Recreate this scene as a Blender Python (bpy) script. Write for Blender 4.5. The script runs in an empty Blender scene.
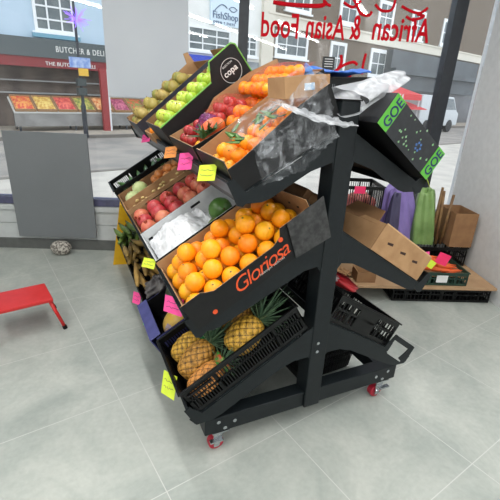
import bpy, bmesh, math, random
from mathutils import Vector, Matrix, noise
random.seed(7)
PI = math.pi
R = math.radians
S = bpy.context.scene
COL = S.collection
# ------------------------------------------------------------------ camera, world, lights, exposure
def make_camera():
    az, pi_, ro, f = 0.445, 0.379, 0.052, 398.59
    fw = Vector((math.sin(az)*math.cos(pi_), math.cos(az)*math.cos(pi_), -math.sin(pi_)))
    r = Vector((math.cos(az), -math.sin(az), 0)); u = r.cross(fw)
    r2 = math.cos(ro)*r + math.sin(ro)*u; u2 = -math.sin(ro)*r + math.cos(ro)*u
    cd = bpy.data.cameras.new('camera'); co = bpy.data.objects.new('camera', cd); COL.objects.link(co)
    m = Matrix((r2, u2, -fw)).transposed().to_4x4(); m.translation = Vector((-0.949, -1.225, 1.5))
    co.matrix_world = m
    cd.sensor_fit = 'HORIZONTAL'; cd.sensor_width = 36; cd.lens = f/500*36; cd.clip_start = .02; cd.clip_end = 200
    S.camera = co
make_camera()
w = bpy.data.worlds.new('overcast_sky'); S.world = w; w.use_nodes = True
bg = w.node_tree.nodes['Background']; bg.inputs[0].default_value = (0.82, 0.90, 1.0, 1); bg.inputs[1].default_value = 2.0
S.view_settings.view_transform = 'Standard'; S.view_settings.look = 'None'
S.view_settings.exposure = 0.0; S.view_settings.gamma = 1.0; S.view_settings.use_curve_mapping = False
LAMP_POWER = 18.5; TUBE_EMIT = 6.0

# ------------------------------------------------------------------ materials
def lin(c):
    return tuple(((v/255)/12.92 if v/255 <= .04045 else ((v/255+.055)/1.055)**2.4) for v in c)
MATS = {}
def mat(name, c1, c2=None, rough=.5, scale=20, bump=0, bscale=None, metal=0, spec=.5, detail=3, stops=(.35, .65), coat=0, sss=0):
    if name in MATS: return MATS[name]
    m = bpy.data.materials.new(name); m.use_nodes = True; nt = m.node_tree; N = nt.nodes; L = nt.links
    b = N['Principled BSDF']; b.inputs['Roughness'].default_value = rough; b.inputs['Metallic'].default_value = metal
    b.inputs['Specular IOR Level'].default_value = spec; b.inputs['Coat Weight'].default_value = coat
    if sss: b.inputs['Subsurface Weight'].default_value = sss; b.inputs['Subsurface Radius'].default_value = (.02, .01, .005)
    tc = N.new('ShaderNodeTexCoord')
    if c2 is None: c2 = tuple(max(0, v-7) for v in c1)
    n = N.new('ShaderNodeTexNoise'); n.inputs['Scale'].default_value = scale; n.inputs['Detail'].default_value = detail
    L.new(tc.outputs['Object'], n.inputs['Vector'])
    cr = N.new('ShaderNodeValToRGB'); cr.color_ramp.elements[0].position = stops[0]; cr.color_ramp.elements[1].position = stops[1]
    cr.color_ramp.elements[0].color = (*lin(c1), 1); cr.color_ramp.elements[1].color = (*lin(c2), 1)
    L.new(n.outputs['Fac'], cr.inputs['Fac']); L.new(cr.outputs['Color'], b.inputs['Base Color'])
    if bump:
        n2 = N.new('ShaderNodeTexNoise'); n2.inputs['Scale'].default_value = bscale or scale*4; n2.inputs['Detail'].default_value = 2
        L.new(tc.outputs['Object'], n2.inputs['Vector'])
        bp = N.new('ShaderNodeBump'); bp.inputs['Strength'].default_value = bump; bp.inputs['Distance'].default_value = .002
        L.new(n2.outputs['Fac'], bp.inputs['Height']); L.new(bp.outputs['Normal'], b.inputs['Normal'])
    MATS[name] = m; return m
def emit_mat(name, c, s):
    if name in MATS: return MATS[name]
    m = bpy.data.materials.new(name); m.use_nodes = True; b = m.node_tree.nodes['Principled BSDF']
    b.inputs['Base Color'].default_value = (*lin(c), 1); b.inputs['Emission Color'].default_value = (*lin(c), 1); b.inputs['Emission Strength'].default_value = s
    MATS[name] = m; return m
def film_mat(name, c, lo, hi, scale=9, rough=.25):
    """thin translucent plastic: see-through where smooth, milky along creases"""
    m = bpy.data.materials.new(name); m.use_nodes = True; nt = m.node_tree; N = nt.nodes; L = nt.links
    b = N['Principled BSDF']; b.inputs['Base Color'].default_value = (*lin(c), 1); b.inputs['Roughness'].default_value = rough
    out = N['Material Output']; t = N.new('ShaderNodeBsdfTransparent'); mx = N.new('ShaderNodeMixShader')
    tc = N.new('ShaderNodeTexCoord'); n = N.new('ShaderNodeTexNoise'); n.inputs['Scale'].default_value = scale; n.inputs['Detail'].default_value = 4
    n.inputs['Distortion'].default_value = 1.5
    L.new(tc.outputs['Object'], n.inputs['Vector'])
    mr = N.new('ShaderNodeMapRange'); mr.inputs[1].default_value = .46; mr.inputs[2].default_value = .74; mr.inputs[3].default_value = lo; mr.inputs[4].default_value = hi
    L.new(n.outputs['Fac'], mr.inputs[0]); L.new(mr.outputs[0], mx.inputs[0]); L.new(t.outputs[0], mx.inputs[1]); L.new(b.outputs[0], mx.inputs[2])
    L.new(mx.outputs[0], out.inputs[0])
    MATS[name] = m; return m
def glass_mat():
    m = bpy.data.materials.new('window_glass'); m.use_nodes = True; nt = m.node_tree; N = nt.nodes; L = nt.links
    N.remove(N['Principled BSDF']); out = N['Material Output']
    t = N.new('ShaderNodeBsdfTransparent'); g = N.new('ShaderNodeBsdfGlossy'); g.inputs['Roughness'].default_value = .012
    fr = N.new('ShaderNodeFresnel'); fr.inputs[0].default_value = 1.5
    mu = N.new('ShaderNodeMath'); mu.operation = 'MULTIPLY'; mu.inputs[1].default_value = 1.2
    mx = N.new('ShaderNodeMixShader'); L.new(fr.outputs[0], mu.inputs[0]); L.new(mu.outputs[0], mx.inputs[0])
    L.new(t.outputs[0], mx.inputs[1]); L.new(g.outputs[0], mx.inputs[2]); L.new(mx.outputs[0], out.inputs[0]); return m
def brick_mat(name, c1, c2, mortar, scale=4.5):
    m = bpy.data.materials.new(name); m.use_nodes = True; nt = m.node_tree; N = nt.nodes; L = nt.links; b = N['Principled BSDF']; b.inputs['Roughness'].default_value = .9
    tc = N.new('ShaderNodeTexCoord'); sx = N.new('ShaderNodeSeparateXYZ'); cx = N.new('ShaderNodeCombineXYZ')
    L.new(tc.outputs['Object'], sx.inputs[0]); L.new(sx.outputs[0], cx.inputs[0]); L.new(sx.outputs[2], cx.inputs[1])
    br = N.new('ShaderNodeTexBrick'); br.inputs['Scale'].default_value = scale
    for i, c in zip((1, 2, 3), (c1, c2, mortar)): br.inputs[i].default_value = (*lin(c), 1)
    L.new(cx.outputs[0], br.inputs['Vector']); L.new(br.outputs['Color'], b.inputs['Base Color']); return m
def floor_mat():
    m = bpy.data.materials.new('floor_tiles'); m.use_nodes = True; nt = m.node_tree; N = nt.nodes; L = nt.links; b = N['Principled BSDF']
    b.inputs['Roughness'].default_value = .42; b.inputs['Specular IOR Level'].default_value = .35
    tc = N.new('ShaderNodeTexCoord'); mp = N.new('ShaderNodeMapping'); L.new(tc.outputs['Object'], mp.inputs[0])
    mp.inputs['Rotation'].default_value = (0, 0, R(-10)); mp.inputs['Location'].default_value = (FLX, FLY, 0)
    br = N.new('ShaderNodeTexBrick'); br.offset = 0.0; br.squash = 1; br.inputs['Scale'].default_value = 1.0
    br.inputs['Brick Width'].default_value = .6; br.inputs['Row Height'].default_value = .6; br.inputs['Mortar Size'].default_value = .0022; br.inputs['Mortar Smooth'].default_value = .2
    L.new(mp.outputs[0], br.inputs['Vector'])
    n = N.new('ShaderNodeTexNoise'); n.inputs['Scale'].default_value = 2.2; n.inputs['Detail'].default_value = 8; n.inputs['Roughness'].default_value = .65; n.inputs['Distortion'].default_value = .6
    L.new(tc.outputs['Object'], n.inputs['Vector'])
    cr = N.new('ShaderNodeValToRGB'); e = cr.color_ramp.elements; e[0].position = .3; e[1].position = .72
    e[0].color = (*lin((150, 157, 152)), 1); e[1].color = (*lin((190, 193, 186)), 1); L.new(n.outputs['Fac'], cr.inputs[0])
    n3 = N.new('ShaderNodeTexNoise'); n3.inputs['Scale'].default_value = 40; n3.inputs['Detail'].default_value = 3; L.new(tc.outputs['Object'], n3.inputs['Vector'])
    ov = N.new('ShaderNodeMixRGB'); ov.blend_type = 'OVERLAY'; ov.inputs[0].default_value = .12; L.new(cr.outputs[0], ov.inputs[1]); L.new(n3.outputs['Fac'], ov.inputs[2])
    mx = N.new('ShaderNodeMixRGB'); L.new(br.outputs['Fac'], mx.inputs[0]); L.new(ov.outputs[0], mx.inputs[1]); mx.inputs[2].default_value = (*lin((196, 198, 193)), 1)
    L.new(mx.outputs[0], b.inputs['Base Color']); return m
FLX, FLY = 0.129, -0.03
STEEL = mat('charcoal_powder_coat', (23, 29, 32), (20, 25, 28), .45, 60, spec=.3)
KRAFT = mat('kraft_card', (176, 138, 98), (160, 122, 84), .85, 14, .15)
KRAFTD = mat('kraft_card_deep', (150, 112, 76), (136, 100, 68), .85, 14, .15)
BLACKC = mat('black_printed_card', (22, 22, 23), (17, 17, 18), .5, 30, spec=.3)
BLACKP = mat('black_crate_plastic', (14, 15, 17), (10, 11, 12), .38, 30, spec=.3)
WHITEC = mat('white_card', (214, 216, 216), (200, 202, 204), .7, 20)
WHITE = mat('white_paint', (225, 226, 226), None, .6)

# ------------------------------------------------------------------ mesh builder
class MB:
    def __init__(s): s.v = []; s.f = []; s.m = []; s.mi = 0; s.T = Matrix.Identity(4)
    def add(s, vs, fs):
        k = len(s.v); s.v += [tuple(s.T @ Vector(v)) for v in vs]
        for f in fs: s.f.append(tuple(i+k for i in f)); s.m.append(s.mi)
        return s
    def box(s, x0, y0, z0, x1, y1, z1):
        x0, x1 = min(x0, x1), max(x0, x1); y0, y1 = min(y0, y1), max(y0, y1); z0, z1 = min(z0, z1), max(z0, z1)
        return s.add([(x0,y0,z0),(x1,y0,z0),(x1,y1,z0),(x0,y1,z0),(x0,y0,z1),(x1,y0,z1),(x1,y1,z1),(x0,y1,z1)],
                     [(0,3,2,1),(4,5,6,7),(0,1,5,4),(1,2,6,5),(2,3,7,6),(3,0,4,7)])
    def prism(s, poly, d0, d1, axis='y'):
        n = len(poly)
        P = {'y': lambda p, d: (p[0], d, p[1]), 'x': lambda p, d: (d, p[0], p[1]), 'z': lambda p, d: (p[0], p[1], d)}[axis]
        ar = sum(poly[i][0]*poly[(i+1) % n][1]-poly[(i+1) % n][0]*poly[i][1] for i in range(n))
        q = poly if ar > 0 else poly[::-1]
        if axis == 'x' or axis == 'z': d0, d1 = (min(d0, d1), max(d0, d1))
        else: d0, d1 = (max(d0, d1), min(d0, d1))
        vs = [P(p, d0) for p in q]+[P(p, d1) for p in q]
        return s.add(vs, [tuple(range(n))[::-1], tuple(range(n, 2*n))]+[(i, (i+1) % n, (i+1) % n+n, i+n) for i in range(n)])
    def tube(s, path, rad, seg=8, cap=True, flat=1.0):
        P = [Vector(p) for p in path]; n = len(P)
        rs = rad if isinstance(rad, (list, tuple)) else [rad]*n
        t0 = (P[1]-P[0]).normalized(); up = Vector((0, 0, 1)) if abs(t0.z) < .9 else Vector((1, 0, 0))
        a = t0.cross(up).normalized(); vs = []
        for i in range(n):
            t = (P[min(i+1, n-1)]-P[max(i-1, 0)]).normalized(); a = (a-t*a.dot(t)).normalized(); b = t.cross(a)
            for k in range(seg):
                an = 2*PI*k/seg; vs.append(P[i]+a*math.cos(an)*rs[i]+b*math.sin(an)*rs[i]*flat)
        fs = [(i*seg+k, i*seg+(k+1) % seg, (i+1)*seg+(k+1) % seg, (i+1)*seg+k) for i in range(n-1) for k in range(seg)]
        if cap: fs += [tuple(range(seg))[::-1], tuple(range((n-1)*seg, n*seg))]
        return s.add(vs, fs)
    def lathe(s, prof, seg=20, ctr=(0, 0, 0)):
        vs = []; fs = []; n = len(prof)
        for (r, z) in prof:
            for k in range(seg):
                a = 2*PI*k/seg; vs.append((ctr[0]+r*math.cos(a), ctr[1]+r*math.sin(a), ctr[2]+z))
        for i in range(n-1):
            for k in range(seg): fs.append((i*seg+k, i*seg+(k+1) % seg, (i+1)*seg+(k+1) % seg, (i+1)*seg+k))
        fs += [tuple(range(seg))[::-1], tuple(range((n-1)*seg, n*seg))]
        return s.add(vs, fs)
    def cyl(s, c, r, h, axis='z', seg=20):
        old = s.T
        M = {'z': Matrix.Identity(4), 'x': Matrix.Rotation(PI/2, 4, 'Y'), 'y': Matrix.Rotation(-PI/2, 4, 'X')}[axis]
        s.T = old @ Matrix.Translation(c) @ M; s.lathe([(r, 0), (r, h)], seg); s.T = old; return s
    def grid(s, fn, nu, nv):
        vs = [fn(i/(nu-1), j/(nv-1)) for j in range(nv) for i in range(nu)]
        return s.add(vs, [(j*nu+i, j*nu+i+1, (j+1)*nu+i+1, (j+1)*nu+i) for j in range(nv-1) for i in range(nu-1)])
    def build(s, name, mats, parent=None, smooth=False, M=None, bevel=0, fix=True):
        me = bpy.data.meshes.new(name); me.from_pydata(s.v, [], s.f)
        for x in (mats if isinstance(mats, (list, tuple)) else [mats]): me.materials.append(x)
        me.polygons.foreach_set('material_index', s.m)
        me.update()
        if fix:
            b = bmesh.new(); b.from_mesh(me); bmesh.ops.recalc_face_normals(b, faces=b.faces); b.to_mesh(me); b.free()
        if smooth: me.polygons.foreach_set('use_smooth', [True]*len(me.polygons))
        o = bpy.data.objects.new(name, me); COL.objects.link(o)
        if parent: o.parent = parent
        if M is not None: o.matrix_local = M
        if bevel:
            md = o.modifiers.new('edge', 'BEVEL'); md.width = bevel; md.segments = 2; md.limit_method = 'ANGLE'
        return o
def tag(o, label=None, cat=None, group=None, kind=None):
    if label: o['label'] = label
    if cat: o['category'] = cat
    if group: o['group'] = group
    if kind: o['kind'] = kind
    return o
def thing(name, label, cat, M=None, group=None):
    o = bpy.data.objects.new(name, None); COL.objects.link(o); o.empty_display_size = .1
    if M is not None: o.matrix_world = M
    return tag(o, label, cat, group)
def dup(root, M, label=None, group=None):
    r = root.copy(); COL.objects.link(r); r.matrix_world = M
    if label: r['label'] = label
    if group: r['group'] = group
    for ch in list(root.children):
        c = ch.copy(); COL.objects.link(c); c.parent = r
        for g in list(ch.children):
            d = g.copy(); COL.objects.link(d); d.parent = c
    return r
def Tr(x, y, z): return Matrix.Translation((x, y, z))
def Ro(a, ax): return Matrix.Rotation(R(a), 4, ax)
def Sc(x, y, z): return Matrix.Diagonal((x, y, z, 1))
def struct(o): o['kind'] = 'structure'; return o
def text(name, body, size, m, parent=None, M=None, ext=.0006, shear=0, align='LEFT', off=0, spacing=1):
    c = bpy.data.curves.new(name, 'FONT'); c.body = body; c.size = size; c.extrude = ext; c.shear = shear; c.align_x = align; c.offset = off; c.space_character = spacing; c.resolution_u = 4
    o = bpy.data.objects.new(name, c); COL.objects.link(o)
    dg = bpy.context.evaluated_depsgraph_get(); me = bpy.data.meshes.new_from_object(o.evaluated_get(dg)); bpy.data.objects.remove(o); bpy.data.curves.remove(c)
    me.name = name; me.materials.clear(); me.materials.append(m)
    q = bpy.data.objects.new(name, me); COL.objects.link(q)
    if parent: q.parent = parent
    if M is not None: q.matrix_local = M
    return q
# ------------------------------------------------------------------ frames of reference
WA = R(-22)                                   # the shop window's direction
AV = Vector((math.cos(WA), math.sin(WA), 0)); NV = Vector((-math.sin(WA), math.cos(WA), 0)); WB = Vector((-.64, 2.59, 0))
WM = Matrix.Translation(WB) @ Matrix.Rotation(WA, 4, 'Z')   # x along window, y outwards, z up
FA = R(14); FN = Vector((-math.sin(FA), math.cos(FA), 0))
FM = Matrix.Translation(FN*14.9) @ Matrix.Rotation(FA, 4, 'Z')   # the facades across the street
TIERS = {'LB': (-1, .58, .245, 31), 'LM': (-1, .575, .665, 32), 'LT': (-1, .425, 1.165, 29),
         'RB': (1, .58, .245, 31), 'RM': (1, .575, .665, 32), 'RT': (1, .425, 1.165, 29)}
def TM(k):
    s, x, z, a = TIERS[k]; a = R(a); o = Vector((s*x, 0, z)); X = Vector((-s*math.cos(a), 0, math.sin(a))); Z = Vector((s*math.sin(a), 0, math.cos(a)))
    Y = Z.cross(X); m = Matrix((X, Y, Z)).transposed().to_4x4(); m.translation = o; return m
def slot(k, s0, ynear, W, t=0.0, tilt=0, yaw=0):
    """matrix of a box standing on shelf k: local x up the slope, y across, z off the shelf"""
    y = ynear if k[0] == 'L' else -(ynear+W)
    return TM(k) @ Tr(s0, y, t) @ Ro(-tilt, 'Y') @ Ro(yaw, 'Z')

# ================================================================== SETTING
Xa, Xb, Ya = -3.6, 3.4, -8.0
def room():
    fl = MB(); c1 = WM @ Vector((-3.4, 0, 0)); c2 = WM @ Vector((3.3, 0, 0))
    lw = WM @ Vector((-3.4, -10.5, 0)); rw = WM @ Vector((3.3, -10.5, 0))
    fl.add([lw, rw, c2, c1, lw-Vector((0,0,.1)), rw-Vector((0,0,.1)), c2-Vector((0,0,.1)), c1-Vector((0,0,.1))], [(0,1,2,3),(7,6,5,4),(0,4,5,1),(1,5,6,2),(2,6,7,3),(3,7,4,0)])
    struct(fl.build('floor', floor_mat()))
    z = 2.8; ce = MB(); ce.T = WM; ce.box(-3.4, -10.5, z, 3.3, .1, z+.1); struct(ce.build('ceiling', WHITE))
    wl = MB(); wl.T = WM; wl.box(-3.5, -10.5, 0, -3.4, .1, z); struct(wl.build('wall_left', WHITE))
    wr = MB(); wr.T = WM; wr.box(3.3, -10.5, 0, 3.4, .1, z); struct(wr.build('wall_right', WHITE))
    wb = MB(); wb.T = WM; wb.box(-3.4, -10.6, 0, 3.3, -10.5, z); struct(wb.build('wall_back', WHITE))
    # window wall: low panelled plinth, frame, glass
    sill = MB(); sill.T = WM
    sill.box(-3.4, .0, .1, 3.3, .1, .245); sill.box(-3.4, .012, .245, 3.3, .1, .255); sill.box(-3.4, .0, .255, 3.3, .1, .38)
    sill.box(-3.4, -.02, .385, 3.3, .1, .43); sill.box(-3.4, .0, 2.62, 3.3, .1, 2.8)
    struct(sill.build('wall_front', mat('plinth_white', (196, 200, 200), None, .5)))
    bb = MB(); bb.T = WM; bb.box(-3.4, -.015, 0, 3.3, .1, .1); struct(bb.build('baseboard_front', mat('dark_skirting', (96, 98, 96), None, .5)))
    fr = MB(); fr.T = WM; fr.box(-3.4, .0, .435, 3.3, .09, .5); fr.box(-3.4, 0, 2.56, 3.3, .09, 2.62)
    struct(fr.build('trim_1', mat('mauve_sill_rail', (88, 88, 120), (76, 78, 100), .45)))
    ml = MB(); ml.T = WM
    for x0, x1 in ((1.18, 1.26), (2.93, 3.03), (-1.3, -1.22)): ml.box(x0, -.01, .5, x1, .09, 2.56)
    struct(ml.build('trim_2', mat('dark_mullion', (44, 48, 54), None, .4)))
    g = MB(); g.T = WM; g.box(-3.4, .045, .5, 3.3, .051, 2.56); struct(g.build('window_1', glass_mat()))
room()
def street():
    g = MB(); g.T = FM; g.box(-12, -2.4, -.25, 40, 8, -.05); struct(g.build('ground_pavement', mat('far_pavement', (176, 164, 146), (156, 146, 132), .9, 3)))
    k = MB(); k.T = FM; k.box(-12, -2.6, -.25, 40, -2.4, -.04); struct(k.build('trim_3', mat('kerb_stone', (120, 114, 106), None, .9)))
    r = MB(); r.T = FM; r.box(-12, -8.0, -.25, 40, -2.6, -.13); struct(r.build('ground_road', mat('asphalt', (158, 150, 140), (132, 128, 122), .9, 1.2)))
    k2 = MB(); k2.T = FM; k2.box(-12, -8.15, -.25, 40, -8.0, -.06); struct(k2.build('trim_4', mat('kerb_stone', (120, 114, 106))))
    n = MB(); a = WM @ Vector((-6, .1, -.07)); b = WM @ Vector((12, .1, -.07)); c = FM @ Vector((36, -8.15, -.07)); d = FM @ Vector((-12, -8.15, -.07))
    dn = Vector((0, 0, -.18)); n.add([a, b, c, d, a+dn, b+dn, c+dn, d+dn], [(0,1,2,3),(7,6,5,4),(0,4,5,1),(1,5,6,2),(2,6,7,3),(3,7,4,0)])
    struct(n.build('ground_near_pavement', mat('near_pavement', (196, 190, 178), (178, 172, 162), .9, 2)))
street()

# ================================================================== BUILDINGS ACROSS THE STREET
WFR = mat('white_window_frame', (232, 234, 232), None, .5); PANE = mat('dark_pane', (112, 120, 118), (80, 90, 92), .12, 1.5)
def win(parent, a0, a1, z0, z1, nx, nz, fw=.09, frm=None, y=0):
    f = MB(); f.box(a0, y-.07, z0, a0+fw, y+.02, z1); f.box(a1-fw, y-.07, z0, a1, y+.02, z1); f.box(a0+fw, y-.07, z0, a1-fw, y+.02, z0+fw); f.box(a0+fw, y-.07, z1-fw, a1-fw, y+.02, z1)
    for i in range(1, nx): x = a0+(a1-a0)*i/nx; f.box(x-.025, y-.05, z0+fw, x+.025, y+.01, z1-fw)
    for i in range(1, nz): z = z0+(z1-z0)*i/nz; f.box(a0+fw, y-.045, z-.025, a1-fw, y+.005, z+.025)
    f.box(a0-.08, y-.14, z0-.08, a1+.08, y+.02, z0)
    fo = f.build('window', frm or WFR, parent); p = MB(); p.box(a0+fw, y-.02, z0+fw, a1-fw, y-.008, z1-fw); p.build('pane', PANE, fo)
FRZ = Ro(90, 'X')
def butcher():
    t = thing('shop_building', 'pale blue building with grey butcher sign band over an open produce shopfront', 'building', FM)
    m = MB(); m.box(-6, 0, 2.76, 7.6, 6, 7.5); m.build('upper_wall', mat('pale_blue_render', (186, 204, 216), (176, 196, 208), .8, 1), t)
    b = MB(); b.box(-6, -.18, 2.2, 7.6, 0, 2.76); so = b.build('sign_board', mat('sign_grey', (84, 92, 92), None, .6), t)
    text('sign_lettering', 'BUTCHER & DELI', .195, mat('sign_cream', (235, 235, 228)), so, Tr(2.86, -.19, 2.40) @ FRZ @ Sc(1, 1.3, 1), .01, spacing=1.12)
    r = MB(); r.box(-6, -.14, 1.9, 7.6, 0, 2.2); ro = r.build('fascia', mat('fascia_red', (140, 40, 42), (120, 34, 38), .6), t)
    text('fascia_lettering', 'THE BUTCHER & DELI', .17, mat('sign_cream', (235, 235, 228)), ro, Tr(2.5, -.15, 1.97) @ FRZ, .01)
    w_ = MB(); w_.box(-6, .9, -.05, 7.6, 1.1, 1.9); w_.box(-6, 1.1, -.05, 7.6, 6, 2.76); w_.build('shop_interior', mat('shop_dim', (120, 104, 92), (88, 74, 66), .8, 2), t)
    for a in (-3.2, 7.3):
        p = MB(); p.box(a-.11, -.2, .1, a+.11, 0, 1.95); p.build('shopfront_post', mat('post_red', (158, 52, 52), (140, 44, 46), .5), t)
    for z, d in ((1.05, .85), (1.45, .88)):
        sh = MB(); sh.box(-5.8, .5, z, 7.4, .9, z+.04); sh.build('shelf', mat('shelf_metal', (176, 176, 172)), t)
    win(t, 2.35, 3.62, 2.98, 4.1, 3, 3); win(t, -1.2, .3, 2.98, 4.1, 3, 3); win(t, 5.2, 6.6, 2.98, 4.1, 3, 3)
    for a0, a1 in ((2.35, 3.62),):
        p = MB(); p.box(a0-.1, -.16, 2.8, a1+.1, 0, 2.92); p.build('window_box', mat('teal_ledge', (110, 160, 178)), t)
butcher()
def stalls():
    cols = [((206,70,50),(226,150,70)), ((200,150,60),(226,196,110)), ((190,60,60),(226,110,90)), ((120,130,60),(190,180,90)), ((216,120,60),(240,190,130)), ((150,60,90),(200,110,130)), ((210,90,60),(120,140,70)), ((140,70,100),(180,90,110)), ((150,80,110),(110,60,90)), ((200,120,60),(150,60,60))]
    st = thing('produce_stall', 'long white fronted produce stall standing before the butcher shopfront', 'market stall', FM)
    b = MB(); b.box(1.2, -1.0, .1, 7.6, -.95, .5); b.build('skirt', mat('stall_skirt', (152, 150, 146), (120, 118, 114), .8, 2), st)
    b = MB(); b.prism([(-1.02, .5), (-.22, .92), (-.22, .96), (-1.02, .54)], 1.2, 7.6, 'x'); b.build('counter', mat('stall_counter', (196, 196, 190)), st)
    b = MB()
    for a in (1.3, 3.0, 4.8, 7.4): b.box(a, -.98, -.05, a+.06, -.92, .52); b.box(a, -.3, -.05, a+.06, -.24, .9)
    b.build('trestle', mat('dark_mullion', (44, 48, 54)), st)
    for i in range(10):
        a0 = 1.25+i*.635
        tr = thing('produce_tray', 'shallow tray of mixed fruit on the stall across the street', 'tray', FM @ Tr(a0, -1.0, .545) @ Ro(27.7, 'X'), 'trays of fruit on the far stall')
        m = MB(); m.box(0, 0, 0, .6, .85, .015)
        for q in ((0,0,0,.6,.02,.1), (0,.83,0,.6,.85,.1), (0,.02,0,.02,.83,.1), (.58,.02,0,.6,.83,.1)): m.box(*q)
        m.build('tray_box', KRAFT, tr)
        h = MB(); rr = random.Random(i)
        def fn(u, v): return (.03+.54*u, .03+.79*v, .05+.07*math.sin(PI*min(1, max(0, u)))*math.sin(PI*v)+.02*rr.random())
        h.grid(fn, 16, 22); o = h.build('fruit_heap', mat('heap%d' % i, *cols[i], .5, 11, stops=(.46, .54)), tr, True); o['kind'] = 'stuff'
stalls()
def fish():
    t = thing('fish_shop_building', 'white rendered shop building with gridded upper windows and fish shop sign', 'building', FM)
    m = MB(); m.box(7.6, 0, 2.75, 12.1, 6, 7.5); m.build('upper_wall', mat('white_render', (228, 228, 222), (216, 216, 210), .8, 1), t)
    m = MB(); m.box(7.6, 0, -.05, 12.1, 6, 2.75); m.build('shopfront', mat('shopfront_grey', (150, 156, 160), (110, 116, 122), .5, 1), t)
    m = MB(); m.box(7.7, -.2, 2.3, 10.1, 0, 2.78); m.build('fascia', mat('cobalt', (40, 70, 190), (34, 60, 170), .5), t)
    m = MB(); m.box(7.9, -.24, 2.34, 9.2, -.2, 2.5); m.build('fascia_stripe', WHITE, t)
    win(t, 8.0, 10.1, 2.95, 3.85, 3, 3, .07); win(t, 10.75, 11.6, 2.95, 3.85, 2, 3, .07)
    s = MB(); s.box(9.05, -.1, 4.0, 11.0, 0, 5.15); so = s.build('sign_board', mat('sign_pale', (206, 222, 230), (200, 216, 226), .6), t)
    nav = mat('sign_navy', (70, 92, 122)); text('sign_lettering', 'FishShop', .37, nav, so, Tr(9.12, -.11, 4.24) @ FRZ, .01)
    text('sign_small_lettering', 'OPEN 7 DAYS', .14, nav, so, Tr(9.16, -.11, 4.05) @ FRZ, .01, spacing=1.35)
    a = MB(); a.tube([(9.25+.6*k/14, -.115, 4.52+.24*math.sin(PI*k/14*.8)) for k in range(15)], .018, 6)
    a.tube([(9.95+.42*k/14, -.115, 4.66-.10*math.sin(PI*k/14)) for k in range(15)], .015, 6); a.tube([(9.95+.42*k/14, -.115, 4.66+.08*math.sin(PI*k/14)) for k in range(15)], .015, 6)
    a.build('fish_outline', nav, so)
fish()
def brick():
    t = thing('brick_building', 'brown brick terrace with sash windows and a cream stone band', 'building', FM)
    m = MB(); m.box(12.1, 0, 2.4, 38, 6, 9.5); m.build('brick_wall', brick_mat('brown_brick', (90, 78, 66), (112, 98, 82), (138, 130, 116)), t)
    m = MB(); m.box(12.1, -.12, 4.35, 38, 0, 4.8); m.box(12.1, -.18, 4.8, 38, 0, 4.88); m.build('stone_band', mat('cream_stone', (214, 208, 192), None, .8), t)
    m = MB(); m.box(12.1, 0, -.05, 38, 6, 2.4); m.build('ground_floor', mat('dark_shopfront', (96, 96, 96), (70, 72, 74), .4, 1), t)
    m = MB(); m.box(11.8, -.16, 2.2, 12.5, 0, 6.6); m.build('quoin', mat('cream_stone', (214, 208, 192)), t)
    win(t, 12.7, 14.9, 3.1, 4.2, 3, 2, .14); win(t, 16.6, 17.9, 2.6, 4.15, 2, 2, .16); win(t, 20.1, 21.8, 2.6, 4.15, 2, 2, .2); win(t, 23.4, 25.2, 2.7, 4.15, 2, 2, .22)
    for a in (17.0, 20.3, 23.7, 27.5): win(t, a, a+1.5, 5.0, 6.6, 2, 2, .18)
    win(t, 13.2, 14.9, 5.1, 6.6, 3, 2, .14)
    m = MB(); m.box(21.6, -.5, 2.0, 33, 0, 4.2); m.box(21.6, -.9, 2.9, 33, -.5, 3.2); m.build('shop_canopy', mat('slate_shopfront', (78, 86, 88), (58, 64, 66), .5, .8), t)
brick()
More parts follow.
